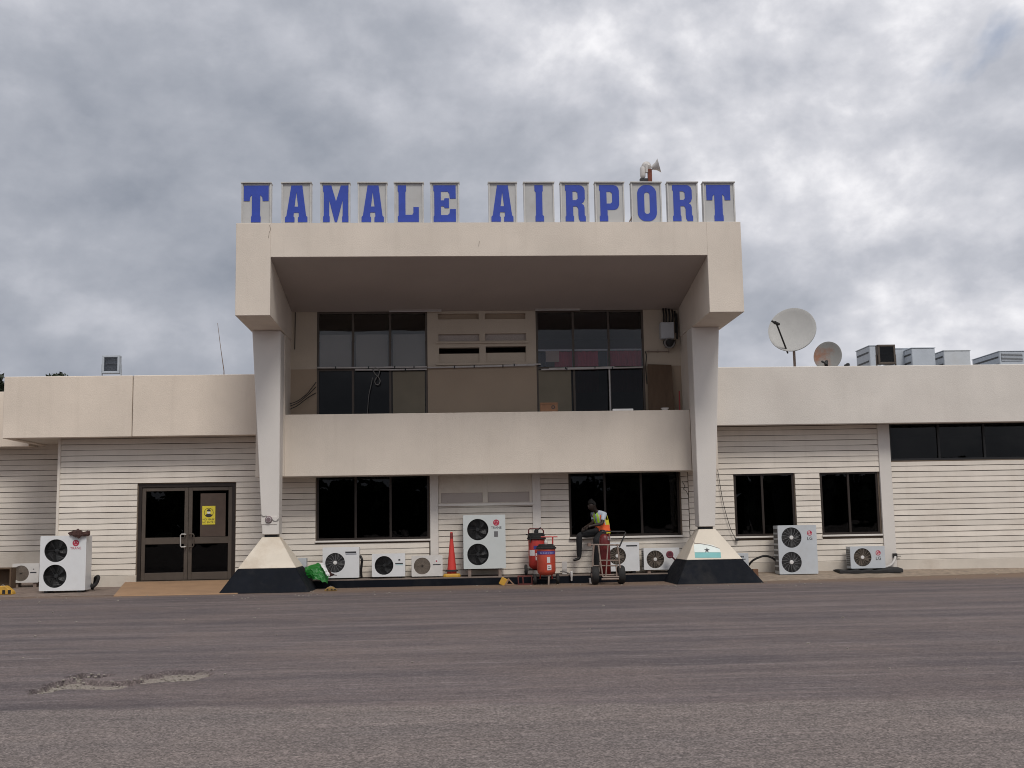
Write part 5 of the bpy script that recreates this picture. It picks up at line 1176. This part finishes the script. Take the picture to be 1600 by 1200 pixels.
# brown rag draped on the tall left unit
Yr = 25.40; zt_ = AC2[3]
rows = [[P(107, 832.5, Yr+.2), P(116, 829, Yr+.22), P(122, 826, Yr+.22), P(127, 829, Yr+.22), P(131, 832, Yr+.2), P(136, 829, Yr+.2), P(141, 830, Yr+.2)],
        [P(106.5, 833, Yr+.08), P(115, 831, Yr+.05), P(121, 829, Yr+.05), P(127, 831, Yr+.05), P(131, 834, Yr+.06), P(136, 832, Yr+.06), P(141, 832.5, Yr+.08)],
        [P(109, 836, Yr+.02), P(116, 836, Yr-.02), P(122, 836, Yr-.02), P(126, 836, Yr-.02), P(130, 836.3, Yr+.0), P(135, 836.5, Yr+.0), P(140.5, 836.5, Yr+.04)],
        [P(111, 836.8, Yr+.03), P(117, 838, Yr-.03), P(121, 840, Yr-.03), P(124.5, 841, Yr-.03), P(127, 837, Yr+.01), P(134, 837, Yr+.02), P(139, 837, Yr+.04)]]
sheet('brown_rag', 'brown rag draped over the top of the tall left unit', 'rag', rows, BROWNC, .02, .02)
def chock(label, px0, px1, pyb, pyt, Y, m, band=None, z=0.0):
    a, c = P(px0, pyb, Y), P(px1, pyt, Y); h = c.z-a.z; o = thing('wheel_chock', label, 'wheel chock', ((a.x+c.x)/2, Y, z), 'wheel chocks on the ground')
    w_ = c.x-a.x; MB().prism_y([(a.x, z), (c.x, z), (c.x-.02, z+h*.35), (a.x+w_*.65, z+h), (a.x+w_*.3, z+h), (a.x+.02, z+h*.4)], Y, Y+.22).build('block', m, o, bevel=.012)
    for t in (.22, .55, .8) if band else (): MB().prism_y([(a.x+w_*t, z+.02), (a.x+w_*(t+.13), z+.02), (a.x+w_*(t+.13), z+h*.55), (a.x+w_*t, z+h*.55)], Y-.004, Y-.0005).build('stripe', DARK, o)
    MB().tube([(a.x+w_*.4, Y+.11, z+h*.95), (a.x+w_*.48, Y+.11, z+h*1.12), (a.x+w_*.58, Y+.11, z+h*.95)], .01, 6).build('rope_loop', CABLEW, o)
chock('small dull yellow and black chock below the green tarpaulin', 506, 526, 930, 923, 24.75, mat('grimy yellow paint', (.26, .16, .05), .8, .3, 14), True)
chock('yellow and black chock at the left picture edge', -16, 20, 924, 909.5, 25.3, YEL, True, z=pv(25.3))
q = P(9, 900, 26.6); a, c = P(-30, 911, 26.6), P(17.5, 887, 26.6)
o = thing('crate', 'dark brown open crate at the left picture edge', 'crate', ((a.x+c.x)/2, 26.8, pv(26.6)))
zb_ = pv(26.6)
MB().box(a.x, c.x, 26.9, 26.93, zb_, c.z).box(a.x, a.x+.03, 26.6, 26.899, zb_, c.z).box(c.x-.03, c.x, 26.6, 26.899, zb_, c.z).box(a.x+.031, c.x-.031, 26.6, 26.899, zb_, zb_+.03).build('box', WOOD, o)
MB().box(a.x+.031, c.x-.031, 26.6, 26.899, c.z-.03, c.z-.001).build('lid', WOOD, o)
# yellow box tilted against the ledge, wooden triangle chock, red steel chocks
p = P(787.5, 909, 25.6); M_ = T(p.x, 25.7, P(787, 909.5, 25.6).z) @ Matrix.Rotation(math.radians(28), 4, 'Y')
tag(MB().box(-.085, .085, -.06, .06, -.085, .085).xf(M_).build('yellow_block', YEL, bevel=.012), 'yellow block tipped against the wooden triangle below the ledge', 'block')
def triangle(label, pts, Y, w_, m, cat='chock'):
    q = [P(x, y, Y) for x, y in pts]; q[0].z = max(q[0].z, 0); cx = sum((v.x for v in q))/3; cz = sum((v.z for v in q))/3
    inn = [(cx+(v.x-cx)*.55, cz+(v.z-cz)*.55) for v in q]
    return tag(flat([[(v.x, v.z) for v in q], inn], w_/2).xf(T(0, Y+w_/2, 0)).build('triangle_chock', m), label, cat)
triangle('pale wooden triangle frame chock below the ledge', [(788, 914.5), (805, 914), (794.5, 903)], 25.62, .14, mat('pale wood', (.26, .16, .10), .8, .2, 8))
p0, p1 = P(809, 913, 25.75), P(832, 899, 25.75)
o = thing('steel_chock', 'dark red steel frame against the ledge left of the extinguishers', 'frame', ((p0.x+p1.x)/2, 25.8, 0))
DR = mat('dull red steel', (.10, .018, .014), .6, .2, 8)
MB().box(p0.x, p1.x, 25.70, 25.73, 0, .03).build('bottom_bar', DR, o); MB().box(p0.x, p1.x, 25.80, 25.83, p1.z-.03, p1.z).build('top_bar', DR, o)
for xx in (p0.x+.015, p0.x+.12, p1.x-.015): MB().tube([(xx, 25.715, .03), (xx, 25.815, p1.z-.03)], .014, 6).build('upright', DR, o)
# round red hose cap by the right pyramid
q = P(1046.5, 866.5, 25.9); o = thing('hose_cap', 'round dark pink hose cap leaning at the right pyramid', 'cap', q)
MB().ring(q, .06, .026, 'Y', 20, 8).build('ring', mat('dark pink rubber', (.16, .03, .05), .6), o, smooth=True); MB().lathe([(.05, -.02), (.05, .02)], q, 'Y', 16).build('disc', mat('maroon disc', (.09, .02, .03), .6), o)
MB().tube([q, P(1052, 872, 25.95), P(1056, 876, 26.0)], .02, 6).build('stem', MATS['dark pink rubber'], o)
# loose stones on the apron
ST = mat('pale stone', (.26, .235, .205), .9, .15, 20)
b = MB()
for i in range(260):
    if i < 215: x, y = random.uniform(-13, 15), random.uniform(22.5, 25.7)
    else: x, y = random.uniform(-8, 8), random.uniform(6.5, 20)
    r_ = random.uniform(.006, .02); b.ball((x, y, r_*.4), r_*random.uniform(.8, 1.5), r_, r_*.7, 5, 4)
for i in range(260):
    a_, c_, hw = random.choice(segs); t = random.random(); x = a_.x+(c_.x-a_.x)*t+random.uniform(-.1, .1); y = a_.y+(c_.y-a_.y)*t+random.uniform(-hw, hw)*.9
    r_ = random.uniform(.004, .013); h = hole_mask(x, y); b.ball((x, y, r_*.3-h*.04), r_*1.2, r_, r_*.8, 5, 4)
st = b.build('loose_stones', ST, off=(0, 0, 0)); st['kind'] = 'stuff'; st['label'] = 'small pale stones scattered over the asphalt'

# ------------------------------------------------------------------ trees
def tree(label, x, y, h, cr, nleaf, leaf, m, seed, group):
    rd = random.Random(seed); o = thing('tree', label, 'tree', (x, y, 0), group)
    b = MB(); b.tube([(x, y, 0), (x+.1, y, h*.25), (x-.05, y+.1, h*.5)], [.28, .22, .16], 10)
    cl_ = []
    for i in range(16):
        a = rd.uniform(0, 6.28); q = rd.uniform(.2, 1); rr = cr*q*.8; zc = h*(.55+.40*rd.random()*(1-.45*q*q))
        c = Vector((x+rr*math.cos(a), y+rr*math.sin(a), zc)); cl_.append((c, cr*rd.uniform(.22, .42)))
        b.tube([(x-.05, y+.1, h*rd.uniform(.3, .5)), c*.5+Vector((x, y, h*.55))*.5, c], [.10, .06, .02], 6)
    cl_.append((Vector((x, y, h*.93)), cr*.3))
    b.build('trunk', BARK, o, smooth=True)
    lv, lf_ = [], []
    for i in range(nleaf):
        c, r_ = rd.choice(cl_); d = Vector((rd.gauss(0, 1), rd.gauss(0, 1), rd.gauss(0, .75))).normalized()*r_*(rd.random()**.4)
        p = c+d; u = Vector((rd.gauss(0, 1), rd.gauss(0, 1), rd.gauss(0, 1))).normalized(); v = u.orthogonal().normalized(); s_ = leaf*rd.uniform(.6, 1.4); k = len(lv)
        lv += [p-u*s_, p+v*s_*.45, p+u*s_, p-v*s_*.45]; lf_.append((k, k+1, k+2, k+3))
    MB().add(lv, lf_).build('crown', m, o)
zq = P(92, 577, 44).z; tree('dark leafy tree top showing behind the left roof beside the floodlight', P(92, 590, 44).x, 44, zq-.1, 1.7, 5000, .13, LEAF, 3, 'trees behind the left roof')
zq = P(0, 578, 44).z; tree('tree peeping past the roof end at the left picture edge', P(-14, 590, 43).x, 43, zq+.05, 1.3, 5000, .13, LEAF, 5, 'trees behind the left roof')
# dark belt of woodland beyond the apron behind the camera, seen only mirrored in the glass
rd = random.Random(9); lv, lf_ = [], []
for i in range(260):
    x = rd.uniform(-170, 190); y = -140+rd.uniform(-14, 14); h = rd.uniform(5, 10.5)*(.75+.5*fb(x*.05, 2)); cr = h*.55
    for j in range(46):
        p = Vector((x+rd.gauss(0, cr*.5), y+rd.gauss(0, cr*.4), max(.2, h*rd.random()**.7))); u = Vector((rd.gauss(0, 1), rd.gauss(0, .4), rd.gauss(0, 1))).normalized(); v = u.orthogonal(); s_ = rd.uniform(.8, 1.9); k = len(lv)
        lv += [p-u*s_, p+v*s_*.7, p+u*s_, p-v*s_*.7]; lf_.append((k, k+1, k+2, k+3))
wd = MB().add(lv, lf_).build('woodland', LEAFD, off=(0, -140, 0)); wd['kind'] = 'stuff'; wd['label'] = 'dark belt of distant trees beyond the apron'
